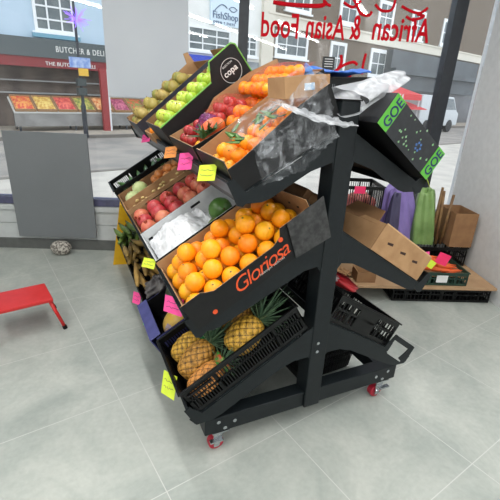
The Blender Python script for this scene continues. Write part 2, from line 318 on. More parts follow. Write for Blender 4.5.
def street_bits():
    t = thing('shopfront_column', 'red painted column with a white edge in front of the butcher shop', 'column', FM @ Tr(4.02, -1.25, -.05)); m = MB(); m.box(-.11, 0, 0, .11, .16, 2.0); m.build('shaft', mat('post_red', (158, 52, 52), (140, 44, 46), .5), t); m = MB(); m.box(.11, 0, 0, .17, .1, 2.0); m.build('white_edge', WHITE, t)
    P = FM @ Tr(0, -3.4, -.05)
    t = thing('lamp_post', 'thin dark street lamp post with a blue and white street sign', 'lamp post', FM @ Tr(2.72, -3.0, -.05))
    m = MB(); m.lathe([(.07, 0), (.07, .9), (.045, 1.0), (.03, 4.6)], 12); m.build('pole', mat('dark_mullion', (44, 48, 54)), t)
    m = MB(); m.box(-.28, -.06, 1.93, .3, -.03, 2.2); so = m.build('sign_plate', mat('plate_blue', (84, 120, 190), (200, 214, 226), .5, 5), t)
    m = MB(); m.box(-.05, -.06, 1.72, .22, -.03, 1.92); m.build('yellow_plate', mat('plate_yellow', (226, 180, 60)), t)
    for z in (1.2, 1.45): m = MB(); m.box(-.12, -.1, z, .12, .1, z+.2); m.build('control_box', mat('box_dark', (58, 66, 64)), t)
    s = MB(); rr = random.Random(3)
    for k in range(46):
        a = rr.random()*2*PI; b = math.asin(rr.uniform(-1, 1)); l = rr.uniform(.2, .38)
        d = Vector((math.cos(a)*math.cos(b), math.sin(a)*math.cos(b), math.sin(b))); s.tube([Vector((.02, -.1, 3.15))+d*.05, Vector((.02, -.1, 3.15))+d*l], .007, 5)
    o = s.build('festive_star_light', emit_mat('violet_glow', (150, 110, 235), 1.1), t); o['label'] = 'glowing violet starburst'
    A = FM @ Tr(15.3, -4.6, -.05)
    t = thing('market_awning', 'red market awning with white lettering across the street', 'awning', A)
    m = MB(); m.prism([(-.02, 1.75), (1.5, 2.15), (1.5, 2.18), (-.02, 1.78)], 0, 3.2, 'x'); m.build('canvas', mat('awning_red', (206, 40, 44), None, .6), t)
    m = MB(); m.box(0, -.03, 1.52, 3.2, 0, 1.78); v = m.build('valance', mat('awning_red', (206, 40, 44)), t)
    text('valance_lettering', 'FRUIT &', .3, WHITE, v, Tr(.5, -.04, 1.56) @ FRZ, .006, .3)
    m = MB(); m.prism([(-.3, 1.1), (.9, 1.42), (.9, 1.45), (-.3, 1.13)], 0.3, 3.4, 'x'); m.build('lower_canvas', mat('awning_red', (206, 40, 44)), t)
    m = MB()
    for x in (.1, 3.1):
        for y in (.02, 1.4): m.box(x, y, 0, x+.05, y+.05, 1.72)
    m.build('awning_pole', WHITE, t)
    B = FM @ Tr(19.0, -4.4, -.13)
    t = thing('parked_van', 'pale grey van parked beyond the red awning', 'van', B)
    m = MB(); m.prism([(0, .35), (4.2, .35), (4.2, 1.0), (3.9, 1.15), (3.3, 1.85), (.1, 1.9), (0, 1.7)], 0, 1.7, 'y'); m.build('van_body', mat('van_grey', (196, 200, 200), None, .3), t, bevel=.05)
    m = MB(); m.prism([(3.3, 1.2), (3.75, 1.2), (3.25, 1.75), (2.5, 1.78), (2.5, 1.2)], -.012, 0, 'y'); m.build('side_glass', PANE, t)
    for x in (.8, 3.3): m = MB(); m.cyl((x, -.02, .34), .33, .2, 'y'); m.build('tyre', BLACKP, t)
street_bits()

# ================================================================== THINGS ON AND AT THE WINDOW
def poster():
    t = thing('window_poster', 'large plain pale grey panel fixed high on the window glass', 'poster', WM)
    m = MB(); m.box(.1, .018, 1.4, .775, .030, 2.5); m.build('panel', mat('pale_grey_panel', (192, 197, 203), (188, 193, 200), .7, 2), t)
    m = MB(); m.box(.1, .03, 1.395, .108, .036, 2.5); m.box(.767, .03, 1.395, .775, .036, 2.5); m.box(.1, .03, 1.392, .775, .036, 1.4); m.build('edge_strip', WHITE, t)
    t = thing('grey_display_board', 'dark grey board fixed against the low wall under the window', 'board', WM)
    m = MB(); m.box(-.80, -.062, .14, -.09, -.046, 1.09); m.build('panel', mat('mid_grey_board', (116, 120, 123), (112, 116, 119), .55, 2), t, bevel=.002)
    m = MB(); m.box(-.7, -.046, .2, -.65, -.021, 1.0); m.box(-.2, -.046, .2, -.15, -.021, 1.0); m.build('support_batten', STEEL, t)
poster()
RED = mat('window_red_paint', (206, 16, 34), (192, 12, 28), .7, 30, spec=.1)
def lettering():
    # painted on the outer side of the glass to be read from the street, so mirrored in here
    def word(s, a_left, a_right, z, size, name, lab):
        o = text(name, s, size, RED, None, None, .0008, 0, 'LEFT', .0032)
        xs = [v.co.x for v in o.data.vertices]; w_ = max(xs)-min(xs); k = (a_right-a_left)/w_
        o.matrix_world = WM @ Tr(a_right, .041, z) @ Sc(-k, 1, 1.25) @ FRZ @ Tr(-min(xs), 0, 0)
        tag(o, lab, 'window lettering')
    word('Food', 1.365, 1.67, 1.925, .2, 'window_lettering', 'red mirrored word Food painted on the window')
    word('Asian', 1.735, 2.06, 1.935, .2, 'window_lettering', 'red mirrored word Asian painted on the window')
    word('&', 2.10, 2.19, 1.945, .2, 'window_lettering', 'red mirrored ampersand painted on the window')
    word('African', 2.29, 2.775, 1.95, .2, 'window_lettering', 'red mirrored word African painted on the window')
    def stroke(m, pts, r=.012):
        P = [Vector((x, .039, z)) for x, z in pts]; q = []
        for i in range(len(P)-1):
            p0, p1, p2, p3 = P[max(i-1, 0)], P[i], P[i+1], P[min(i+2, len(P)-1)]
            for k in range(6):
                t = k/6; q.append(.5*((2*p1)+(-p0+p2)*t+(2*p0-5*p1+4*p2-p3)*t*t+(-p0+3*p1-3*p2+p3)*t*t*t))
        q.append(P[-1]); old = m.T; m.T = old @ Tr(0, .039, 0) @ Sc(1, .12, 1) @ Tr(0, -.039, 0); m.tube(q, r, 6); m.T = old
    m = MB(); m.T = WM
    stroke(m, [(1.45, 2.17), (1.6, 2.16), (1.83, 2.165), (1.88, 2.2)], .018); stroke(m, [(1.9, 2.3), (1.86, 2.2), (1.92, 2.17)]); stroke(m, [(2.02, 2.2), (2.1, 2.17), (2.16, 2.22)])
    stroke(m, [(2.05, 2.28), (2.12, 2.2), (2.17, 2.13), (2.24, 2.12), (2.26, 2.15)]); stroke(m, [(2.28, 2.2), (2.34, 2.16), (2.42, 2.17), (2.44, 2.24)]); stroke(m, [(2.5, 2.2), (2.58, 2.17), (2.66, 2.16), (2.72, 2.2)])
    stroke(m, [(2.55, 2.13), (2.6, 2.11), (2.66, 2.12), (2.7, 2.14), (2.64, 2.15)]); stroke(m, [(2.32, 2.3), (2.34, 2.24)])
    tag(m.build('window_script', RED, smooth=True), 'red painted cursive script along the top of the window', 'window lettering')
    m = MB(); m.T = WM
    stroke(m, [(1.83, 1.66), (1.9, 1.68), (1.98, 1.67), (2.03, 1.70), (2.06, 1.76), (2.05, 1.82)], .014); stroke(m, [(1.92, 1.62), (2.0, 1.68), (2.08, 1.74), (2.16, 1.77), (2.2, 1.75)], .013); stroke(m, [(2.26, 1.84), (2.25, 1.76), (2.25, 1.68)], .012); stroke(m, [(2.0, 1.63), (2.08, 1.66), (2.16, 1.66)], .013)
    tag(m.build('window_script', RED, smooth=True), 'red painted cursive script low on the window behind the rack top', 'window lettering')
    t = thing('notice_board', 'small black framed notice with white lines stuck to the window', 'notice', WM)
    m = MB(); m.box(1.9, .03, 1.7, 2.0, .042, 1.8); m.build('panel', mat('notice_black', (40, 44, 46)), t)
    m = MB()
    for k in range(4): m.box(1.915, .0285, 1.722+.019*k, 1.985, .03, 1.728+.019*k)
    m.build('notice_lines', WHITE, t)
lettering()
def wet_sign():
    M = Tr(-.49, 2.30, 0) @ Ro(-9, 'Z')
    t = thing('wet_floor_sign', 'yellow folding wet floor sign standing behind the rack end', 'wet floor sign', M)
    Yl = mat('sign_yellow', (236, 184, 24), (228, 172, 18), .45)
    for s in (-1, 1):
        m = MB(); m.T = Ro(s*9, 'X') ; m.prism([(-.15, 0), (-.08, 0), (-.07, .012), (.07, .012), (.08, 0), (.15, 0), (.05, .6), (-.05, .6)], -.004+s*-.1, .004+s*-.1, 'y')
        p = m.build('panel', Yl, t)
        m = MB(); m.T = Ro(s*9, 'X')
        y = .1045*s
        m.prism([(-.06, .3), (.06, .3), (0, .41)], y, y+.001*s, 'y'); m.build('warning_triangle', BLACKC, p)
        m = MB(); m.T = Ro(s*9, 'X'); m.tube([(-.04, y, .16), (0, y, .22), (.04, y, .17), (.05, y, .12)], .008, 6); m.build('slipping_figure', mat('sign_redbrown', (150, 50, 30)), p)
wet_sign()
def lamps():
    def batten():
        t = thing('ceiling_lamp', 'white ceiling batten lamp', 'lamp')
        m = MB(); m.box(-.04, -.75, -.03, .04, .75, 0); m.build('housing', WHITE, t)
        m = MB(); m.tube([(0, -.73, -.045), (0, .73, -.045)], .02, 10); m.build('tube', emit_mat('tube_glow', (250, 250, 250), TUBE_EMIT), t)
        return t
    first = batten(); used = False
    rows = [(-3.45, [-.9, -2.5, -4.1]), (-2.2, [.9, -2.0, -3.6, -5.2, -6.8]), (-.75, [1.0, -.6, -3.3, -4.9, -6.5]), (.95, [0.3, -1.25, -2.8, -4.4, -6.0]), (2.0, [-.4, -2.0])]
    for x, ys in rows:
        for y in ys:
            M = Tr(x-(y)*.06, y, 2.8) @ Ro(3.5, 'Z')
            if not used: first.matrix_world = M; used = True
            else: first_c = dup(first, M)
            ld = bpy.data.lights.new('tube_light', 'AREA'); ld.shape = 'RECTANGLE'; ld.size = .05; ld.size_y = 1.46; ld.energy = LAMP_POWER; ld.color = (1, .995, .975)
            lo = bpy.data.objects.new('tube_light', ld); COL.objects.link(lo); lo.matrix_world = M @ Tr(0, 0, -.075)
    for o in bpy.data.objects:
        if o.name.startswith('ceiling_lamp'): o['label'] = 'white ceiling batten lamp, one of the rows'; o['group'] = 'ceiling batten lamps'
lamps()

# ================================================================== THE RACK
CHROME = mat('zinc_bolt', (190, 194, 198), (170, 174, 178), .25, 40, metal=1)
LY = 1.98
def rack():
    t = thing('display_rack', 'charcoal steel double-sided produce rack on red castors', 'display rack')
    for y0 in (0.0, LY-.08):
        m = MB(); m.box(-.042, y0-.008, .113, .042, y0+.08, 1.485); p = m.build('post', STEEL, t, bevel=.004)
        c = MB()
        for x in (-.012,):
            for z in (.43, .475) : c.cyl((x, y0-.014, z), .0075, .007, 'y', 12)
        c.build('bolt', CHROME, p)
        if y0 == 0:
            m = MB(); m.box(-.045, -.011, 1.485, .045, .081, 1.49); m.build('post_cap', BLACKP, p)
        m = MB(); m.box(-.531, y0+.005, .113, -.042, y0+.075, .196); m.box(.042, y0+.005, .113, .531, y0+.075, .196); b = m.build('base_beam', STEEL, t, bevel=.004)
        for sx in (-1, 1):
            c = MB()
            for dx, z in ((.44, .135), (.395, .16), (.47, .175)): c.cyl((sx*dx, y0-.001, z), .009, .007, 'y', 12)
            c.build('bolt', CHROME, b)
            m = MB(); X = sx*.455; Y = y0+.04
            m.box(X-.04, Y-.035, .105, X+.04, Y+.035, .112); m.prism([(X-.030, .022), (X-.006, .022), (X+.016, .105), (X-.032, .105)], Y-.026, Y-.022, 'y'); m.prism([(X-.030, .022), (X-.006, .022), (X+.016, .105), (X-.032, .105)], Y+.022, Y+.026, 'y'); m.cyl((X-.015, Y-.03, .04), .012, .06, 'y', 12); m.cyl((X, Y, .095), .03, .012, 'z', 16)
            f = m.build('castor', CHROME, t)
            m = MB(); m.T = Tr(X-.015, Y-.017, .036); m.cyl((0, 0, 0), .0355, .034, 'y', 24); m.build('wheel', mat('red_wheel', (176, 34, 56), (160, 28, 48), .4), f, bevel=.004)
            m = MB(); m.box(X-sx*.01, Y-.04, .06, X+sx*.05, Y-.02, .068); m.build('brake_lever', CHROME, f)
    for x in (-.49, .44):
        m = MB(); m.box(x, .075, .12, x+.05, LY-.075, .185); m.build('base_rail', STEEL, t)
    m = MB(); m.box(-.02, .08, 1.0, .02, LY-.08, 1.05); m.build('spine_rail', STEEL, t)
    low = {'B': [(.03, .37), (.05, .405), (.12, .405), (.19, .38), (.46, .222), (.50, .206), (.57, .203), (.60, .24)],
           'M': [(.03, .81), (.06, .85), (.12, .84), (.47, .66), (.50, .65), (.545, .65), (.59, .675)],
           'T': [(.03, 1.20), (.05, 1.27), (.14, 1.24), (.30, 1.148), (.33, 1.138), (.40, 1.136), (.43, 1.155)]}
    for k in TIERS:
        sx, x0, z0, a = TIERS[k]; a = R(a)
        def pt(s, tt): return (sx*(x0-s*math.cos(a))+sx*tt*math.sin(a), z0+s*math.sin(a)+tt*math.cos(a))
        smax = (x0-.03)/math.cos(a)
        hook = k[1] in 'BM' and True
        for y0 in (-.004, LY):
            m = MB(); lo = [(sx*x, z) for x, z in low[k[1]]]
            up = [pt(.05, -.006), pt(smax, -.006)] if k != 'RB' else [pt(.02, -.045), pt(.15, -.03), pt(.19, -.004), pt(smax, -.006)]
            m.prism(lo+up, y0, y0+.004, 'y')
            # upturned end and, on the open bottom tray, the returning loop
            m.prism([pt(.0, -.045), pt(.05, -.03), pt(.03, .01), pt(.015, .06), pt(-.012, .06), pt(-.016, -.03)], y0-.0008, y0+.0048, 'y')
            if k == 'RB':
                m.prism([pt(-.014, .03), pt(.012, .035), pt(.16, .05), pt(.17, .078), pt(.0, .062), pt(-.014, .055)], y0-.0005, y0+.0045, 'y')
                m.prism([pt(.16, .078), pt(.175, .078), pt(.20, -.006), pt(.17, -.02)], y0-.0005, y0+.0045, 'y')
            m.build('shelf_bracket', STEEL, t)
        m = MB(); m.T = TM(k)
        yA, yB = (0, LY) if sx < 0 else (-LY, 0)
        if k == 'RB': m.box(.16, yA, -.005, smax-.02, yB, -.001); m.box(.155, yA, -.02, .16, yB, .03)
        else:
            m.box(.0, yA, -.005, smax-(.11 if k[1] == 'B' else .02), yB, -.001); m.box(-.004, yA, -.03, .0, yB, .06); m.box(-.004, yA, .06, .008, yB, .063)
        m.build('shelf_tray', STEEL, t)
        if k[0] == 'L':
            m = MB(); m.T = TM(k); m.box(-.0075, yA+.01, .0, -.004, yB-.01, .05); m.build('price_rail', mat('price_rail_grey', (84, 88, 96), (76, 80, 88), .4), t)
rack()

# ================================================================== BOXES AND CRATES
def card_box(name, lab, M, L, W, H, out, inn, near=None, far=None, endlo=None, endhi=None, th=.006, cat='box', near_is='y0', group=None):
    """open carton: walls may have their own outline (x along the wall, z up)"""
    t = thing(name, lab, cat, M, group); a = th
    def wall(nm, poly, ax, d0, d1, outer_first):
        m = MB(); dm = (d0+d1)/2
        m.mi = 0 if outer_first else 1; m.prism(poly, d0, dm, ax); m.mi = 1 if outer_first else 0; m.prism(poly, dm, d1, ax)
        return m.build(nm, [out, inn], t)
    rect = lambda w, h: [(0, 0), (w, 0), (w, h), (0, h)]
    wall('side_panel', near or rect(L, H), 'y', 0, a, True) if near_is == 'y0' else wall('side_panel', far or rect(L, H), 'y', 0, a, True)
    wall('side_panel', far or rect(L, H), 'y', W-a, W, False) if near_is == 'y0' else wall('side_panel', near or rect(L, H), 'y', W-a, W, False)
    cl = lambda p: [(min(max(x, a), W-a), z) for x, z in p]
    wall('end_panel', cl(endlo or rect(W, H)), 'x', 0, a, True)
    wall('end_panel', cl(endhi or rect(W, H)), 'x', L-a, L, False)
    m = MB(); m.box(a, a, 0, L-a, W-a, .005); m.build('base', inn, t)
    return t
def slot_crate(name, lab, M, L, W, H, m_=None, solid=None, th=.008, pitch=.013, cat='crate', group=None, low=.018):
    """moulded plastic crate with slotted walls and a folded rim"""
    mt = m_ or BLACKP; t = thing(name, lab, cat, M, group)
    def wallbars(m, L_, put):
        put(m, 0, 0, L_, low); put(m, 0, H-.028, L_, H); put(m, 0, H*.48, L_, H*.48+.010)
        n = int(L_/pitch)
        for i in range(n+1):
            x = i*(L_-.005)/n
            if solid and solid[0]*L_ < x < solid[1]*L_: continue
            put(m, x, .018, x+.005, H-.028)
        if solid: put(m, solid[0]*L_, .018, solid[1]*L_, H-.028)
        for x in (0, L_*.25, L_*.75, L_-.014): put(m, x, .018, x+.014, H-.028)
    for y in (0, W-th*.5):
        m = MB(); wallbars(m, L, lambda m, x0, z0, x1, z1: m.box(x0, y, z0, x1, y+th*.5, z1)); m.build('side_panel', mt, t)
    for x in (0, L-th*.5):
        m = MB(); wallbars(m, W-th, lambda m, y0, z0, y1, z1: m.box(x, th*.5+y0, z0, x+th*.5, th*.5+y1, z1)); m.build('end_panel', mt, t)
    m = MB(); m.box(-.008, -.008, H-.006, L+.008, 0, H+.002); m.box(-.008, W, H-.006, L+.008, W+.008, H+.002); m.box(-.008, 0, H-.006, 0, W, H+.002); m.box(L, 0, H-.006, L+.008, W, H+.002); m.build('rim', mt, t, bevel=.002)
    m = MB(); m.box(th*.5, th*.5, 0, L-th*.5, W-th*.5, .004); m.build('base', mt, t)
    return t

# ------------------------------------------------------------------ produce prototypes
def blob(r, fn=None, nu=20, nv=14, sq=(1, 1, 1)):
    m = MB(); vs = []; fs = []
    for j in range(nv+1):
        th = PI*j/nv
        for i in range(nu):
            ph = 2*PI*i/nu; d = Vector((math.sin(th)*math.cos(ph), math.sin(th)*math.sin(ph), math.cos(th)))
            k = fn(d, th, ph) if fn else 1
            vs.append((d.x*r*k*sq[0], d.y*r*k*sq[1], d.z*r*k*sq[2]))
    for j in range(nv):
        for i in range(nu): fs.append((j*nu+i, (j+1)*nu+i, (j+1)*nu+(i+1) % nu, j*nu+(i+1) % nu))
    m.add(vs, fs); return m
HIDE = []
def make_round(name, lab, cat, r, mt, stemmat=None, stem='disc', fn=None, sq=(1, 1, 1), z0=None):
    t = thing(name, lab, cat, Tr(0, 0, -50)); blob(r, fn, sq=sq).build('flesh', mt, t, True)
    zt = z0 if z0 is not None else r*sq[2]
    m = MB()
    if stem == 'disc':
        for k in range(5):
            a = 2*PI*k/5; m.tube([(0, 0, zt*.99), (math.cos(a)*r*.13, math.sin(a)*r*.13, zt*.995)], [r*.05, r*.02], 5)
    elif stem == 'stalk': m.tube([(0, 0, zt*.80), (r*.05, 0, zt*1.02), (r*.12, 0, zt*1.2)], [r*.05, r*.04, r*.06], 6)
    elif stem == 'crown':
        for k in range(6):
            a = 2*PI*k/6; m.tube([(math.cos(a)*r*.14, math.sin(a)*r*.14, zt*.95), (math.cos(a)*r*.16, math.sin(a)*r*.16, zt*1.1), (math.cos(a)*r*.27, math.sin(a)*r*.27, zt*1.22)], [r*.07, r*.07, r*.015], 5)
    if m.v: m.build('calyx' if stem != 'stalk' else 'stalk', stemmat, t)
    return t
USED = set()
def place(proto, M, label=None, group=None):
    if proto.name not in USED:
        USED.add(proto.name); proto.matrix_world = M
        if label: proto['label'] = label
        if group: proto['group'] = group
        return proto
    return dup(proto, M, label, group)
def randrot(rr): return Matrix.Rotation(rr.random()*2*PI, 4, 'Z') @ Matrix.Rotation(rr.uniform(-1.2, 1.2), 4, 'X') @ Matrix.Rotation(rr.random()*2*PI, 4, 'Z')
def pack(protos, M, x0, x1, y0, y1, z, r, layers, label, group, skip=None, seed=1, gap=1.012, jit=.0):
    rr = random.Random(seed); p = 2*r*gap; nx = max(1, int((x1-x0+1e-6)/p)); ny = max(1, int((y1-y0+1e-6)/p))
    px = (x1-x0)/nx; py = (y1-y0)/ny; zz = z+r; out = []
    for l in range(layers):
        ox = 0 if l % 2 == 0 else .5; n_x = nx if l % 2 == 0 else nx-1; n_y = ny if l % 2 == 0 else ny-1
        for j in range(n_y):
            for i in range(n_x):
                x = x0+(i+.5+ox)*px; y = y0+(j+.5+ox)*py
                if skip and skip(l, x, y): continue
                P = M @ Tr(x, y, zz+rr.uniform(-jit, jit)) @ randrot(rr)
                out.append(place(rr.choice(protos), P, label, group))
        zz += math.sqrt(max((2*r*gap)**2-(px*px+py*py)/4, r*r*.6))
    return out
STEMG = mat('stem_green', (92, 108, 48), (70, 88, 36), .6)
STEMB = mat('stem_brown', (96, 74, 44), (76, 58, 34), .7)
ORA = mat('orange_peel', (255, 172, 18), (254, 156, 10), .42, 9, .35, 220)
ORB = mat('deep_orange_peel', (254, 150, 12), (252, 136, 10), .42, 9, .35, 220)
ORY = mat('golden_orange_peel', (255, 184, 28), (254, 166, 16), .42, 9, .35, 220)
oranges = [make_round('orange', 'x', 'orange', .0395, m, STEMG, 'disc', sq=(1, 1, .97)) for m in (ORA, ORY, ORA, ORB)]

# ---- middle shelf: the lettered orange box
def gloriosa():
    L, W, H = .60, .41, .128; M = slot('LM', .012, -.02, W)
    near = [(0, 0), (L, 0), (L, H+.02), (.455, H+.02), (.44, H-.012), (.40, H-.028), (.13, H-.028), (.10, H-.012), (.085, H), (0, H)]
    lo = [(0, 0), (W, 0), (W, H-.03), (.30, H-.035), (.10, H-.035), (0, H-.015)]
    hi = [(0, 0), (W, 0), (W, H+.02), (0, H+.05)]
    t = card_box('orange_box', 'black orange carton with large red script lettering, full of oranges', M, L, W, H, BLACKC, KRAFT, near, None, lo, hi)
    f = MB(); f.T = Tr(.455, -.004, 0); f.prism([(0, .002), (.165, -.018), (.205, .155), (.03, .152)], -.004, 0, 'y'); o = f.build('folded_flap', mat('worn_black_card', (62, 62, 62), (34, 35, 36), .6, 45, .4, 90), t); o['label'] = 'scuffed folded corner flap'
    og = mat('print_orange', (226, 84, 34), None, .5)
    text('script_print', 'Gloriosa', .088, og, t, Tr(.188, -.0006, .024) @ FRZ @ Ro(3, 'Z'), .0003, .35, off=-.0004, spacing=.86)
    text('small_print', 'NARANJAS  SELECTAS', .012, mat('print_grey', (190, 190, 186)), t, Tr(.30, -.0006, .030) @ FRZ, .0003, .2)
    m = MB(); m.T = FRZ; 
    for x, z in ((.088, .024), (.437, .108)): m.cyl((x, z, .0006), .010, .0005, 'z', 16)
    m.build('round_emblem', og, t)
    h = MB()
    for y in (.10, .17, .29): h.prism([(y, .11), (y+.018, .104), (y+.02, .113), (y+.002, .119)], L-.0072, L-.0062, 'x')
    h.build('hand_holes', BLACKC, t)
    pack(oranges, M, .008, .592, .008, .402, .028, .0395, 2, 'golden orange in the lettered black carton', 'oranges in the lettered carton', seed=4)
    for x, y, q in ((.17, .20, 0), (.25, .11, 1), (.335, .21, 2), (.42, .12, 0)): place(oranges[q], M @ Tr(.008+.0834*round((x-.05)/.0834)+.0417, .008+.0985*int(y/.0985)+.049, .1625) @ Ro(x*900, 'X'), 'golden orange in the lettered black carton', 'oranges in the lettered carton')
gloriosa()

# ---- bottom shelf: pineapples
def pine_mesh(r, l, seed):
    rr = random.Random(seed); nu, nv = 72, 60; vs = []; fs = []; cols = []
    for j in range(nv+1):
        v = j/nv; th = PI*v; z = -l*math.cos(th); rad = r*(math.sin(th)**.62)*(1.03-.10*v)
        for i in range(nu):
            u = i/nu; a = (u*10+v*7) % 1; b = (u*10-v*7) % 1
            d = min(a, 1-a, b, 1-b)*2; c = max(0, 1-((a-.5)**2+(b-.5)**2)*4.2); k = 1+.075*min(1, d*3)+.045*c
            vs.append((rad*k*math.cos(2*PI*u), rad*k*math.sin(2*PI*u), z)); cols.append(min(1, d*2.6)*.65+.35*c)
    for j in range(nv):
        for i in range(nu): fs.append((j*nu+i, j*nu+(i+1) % nu, (j+1)*nu+(i+1) % nu, (j+1)*nu+i))
    m = MB(); m.add(vs, fs); return m, cols
def pine_mat(name, dk, gd):
    m = mat(name, (110, 110, 110), (255, 255, 255), bump=.6, bscale=90, stops=(.35, .55)); nt = m.node_tree; N = nt.nodes; L = nt.links; at = N.new('ShaderNodeAttribute'); at.attribute_name = 'eye'
    cr = N.new('ShaderNodeValToRGB'); e = cr.color_ramp.elements; e[0].position = .06; e[0].color = (*lin(dk), 1); e[1].position = .50; e[1].color = (*lin(gd), 1)
    L.new(at.outputs['Fac'], cr.inputs[0]); nz = [n for n in N if n.type == 'TEX_NOISE'][0]; vr = [n for n in N if n.type == 'VALTORGB' and n != cr][0]; nz.inputs['Scale'].default_value = 70
    mx = N.new('ShaderNodeMixRGB'); mx.blend_type = 'MULTIPLY'; mx.inputs[0].default_value = .6; L.new(cr.outputs[0], mx.inputs[1]); L.new(vr.outputs['Color'], mx.inputs[2])
    L.new(mx.outputs[0], N['Principled BSDF'].inputs['Base Color']); N['Principled BSDF'].inputs['Roughness'].default_value = .55; return m
LEAF = mat('crown_leaf', (104, 134, 100), (60, 92, 66), .5, 30)
def leaf(m, base, dirv, length, width, curl=.3, seg=6):
    d = Vector(dirv).normalized(); side = d.cross(Vector((0, 0, 1)))
    if side.length < .05: side = Vector((1, 0, 0))
    side.normalize(); n = side.cross(d); vs = []; out = Vector((d.x, d.y, 0)); p = Vector(base)
    for i in range(seg+1):
        k = i/seg; wd = width*(1-k)**.8*.5+.0004; q = p+d*length*k+(out-Vector((0, 0, .4)))*length*curl*k*k
        vs += [q-side*wd, q+n*wd*.35*0-n*wd*.3, q+side*wd, q+n*.0008]
    fs = []
    for i in range(seg):
        a = i*4; b = a+4
        for k in range(4): fs.append((a+k, a+(k+1) % 4, b+(k+1) % 4, b+k))
    m.add(vs, fs)
def pineapple(lab, M, r, l, seed, gold, wrap=None, crown=.13):
    t = thing('pineapple', lab, 'pineapple', M)
    m, cols = pine_mesh(r, l, seed); o = m.build('flesh', gold, t, True)
    ca = o.data.attributes.new('eye', 'FLOAT', 'POINT'); ca.data.foreach_set('value', cols)
    cm = MB(); rr = random.Random(seed)
    for ring in range(5):
        n = 11-ring
        for k in range(n):
            a = 2*PI*(k+.5*ring)/n+rr.uniform(-.15, .15); el = .35+ring*.27
            leaf(cm, (math.cos(a)*.012, math.sin(a)*.012, l*.96+ring*.006), (math.cos(a)*math.cos(el), math.sin(a)*math.cos(el), math.sin(el)), crown*(.62+.1*ring), .017, .22-.03*ring)
    cm.build('crown', LEAF, t, True)
    if wrap:
        w_ = MB(); w_.lathe([(.036, l*.86), (.046, l*1.0), (.052, l*1.30), (.048, l*1.34), (.042, l*1.02), (.032, l*.88)], 18); w_.build('label_wrap', wrap, t, True)
    return t
def pine_crate():
    L, W, H = .585, .385, .145; M = slot('LB', .018, .004, W)
    t = slot_crate('plastic_crate', 'black slotted plastic crate holding the pineapples', M, L, W, H)
    h = MB(); h.box(.02, -.010, H-.040, .13, -.002, H-.030); h.build('handle_bar', BLACKP, t)
    g1 = pine_mat('pine_skin_gold', (92, 62, 18), (226, 176, 66)); g2 = pine_mat('pine_skin_brown', (80, 54, 20), (206, 150, 64)); g3 = pine_mat('pine_skin_orange', (120, 68, 28), (232, 158, 78))
    gw = mat('tag_green', (20, 150, 84), (16, 130, 70), .45)
    # (base point, direction) in crate coordinates; long axis points up the slope
    def P(x, y, z, yaw, pit): return M @ Tr(x, y, z) @ Ro(yaw, 'Z') @ Ro(90-pit, 'Y')
    pineapple('golden pineapple at the far lower corner of its crate, green tag on its crown', P(.10, .285, .085, 12, 8), .056, .078, 1, g1, gw, .11)
    pineapple('brown pineapple in the middle of the crate front with its leafy crown spread out', P(.115, .165, .094, 14, 10), .060, .092, 2, g2, None, .14)
    pineapple('orange-brown pineapple against the near wall of the crate with a green and red tag', P(.11, .055, .075, 3, 6), .050, .085, 3, g3, mat('tag_mixed', (30, 150, 60), (190, 60, 40), .45, 60), .09)
    pineapple('largest golden brown pineapple, uppermost in the crate behind the near wall', P(.345, .10, .100, 8, 6), .064, .092, 4, g1, None, .17)
    pineapple('dark pineapple at the back of the crate under the lettered carton', P(.36, .25, .085, 5, 4), .056, .085, 5, g2, None, .14)
pine_crate()

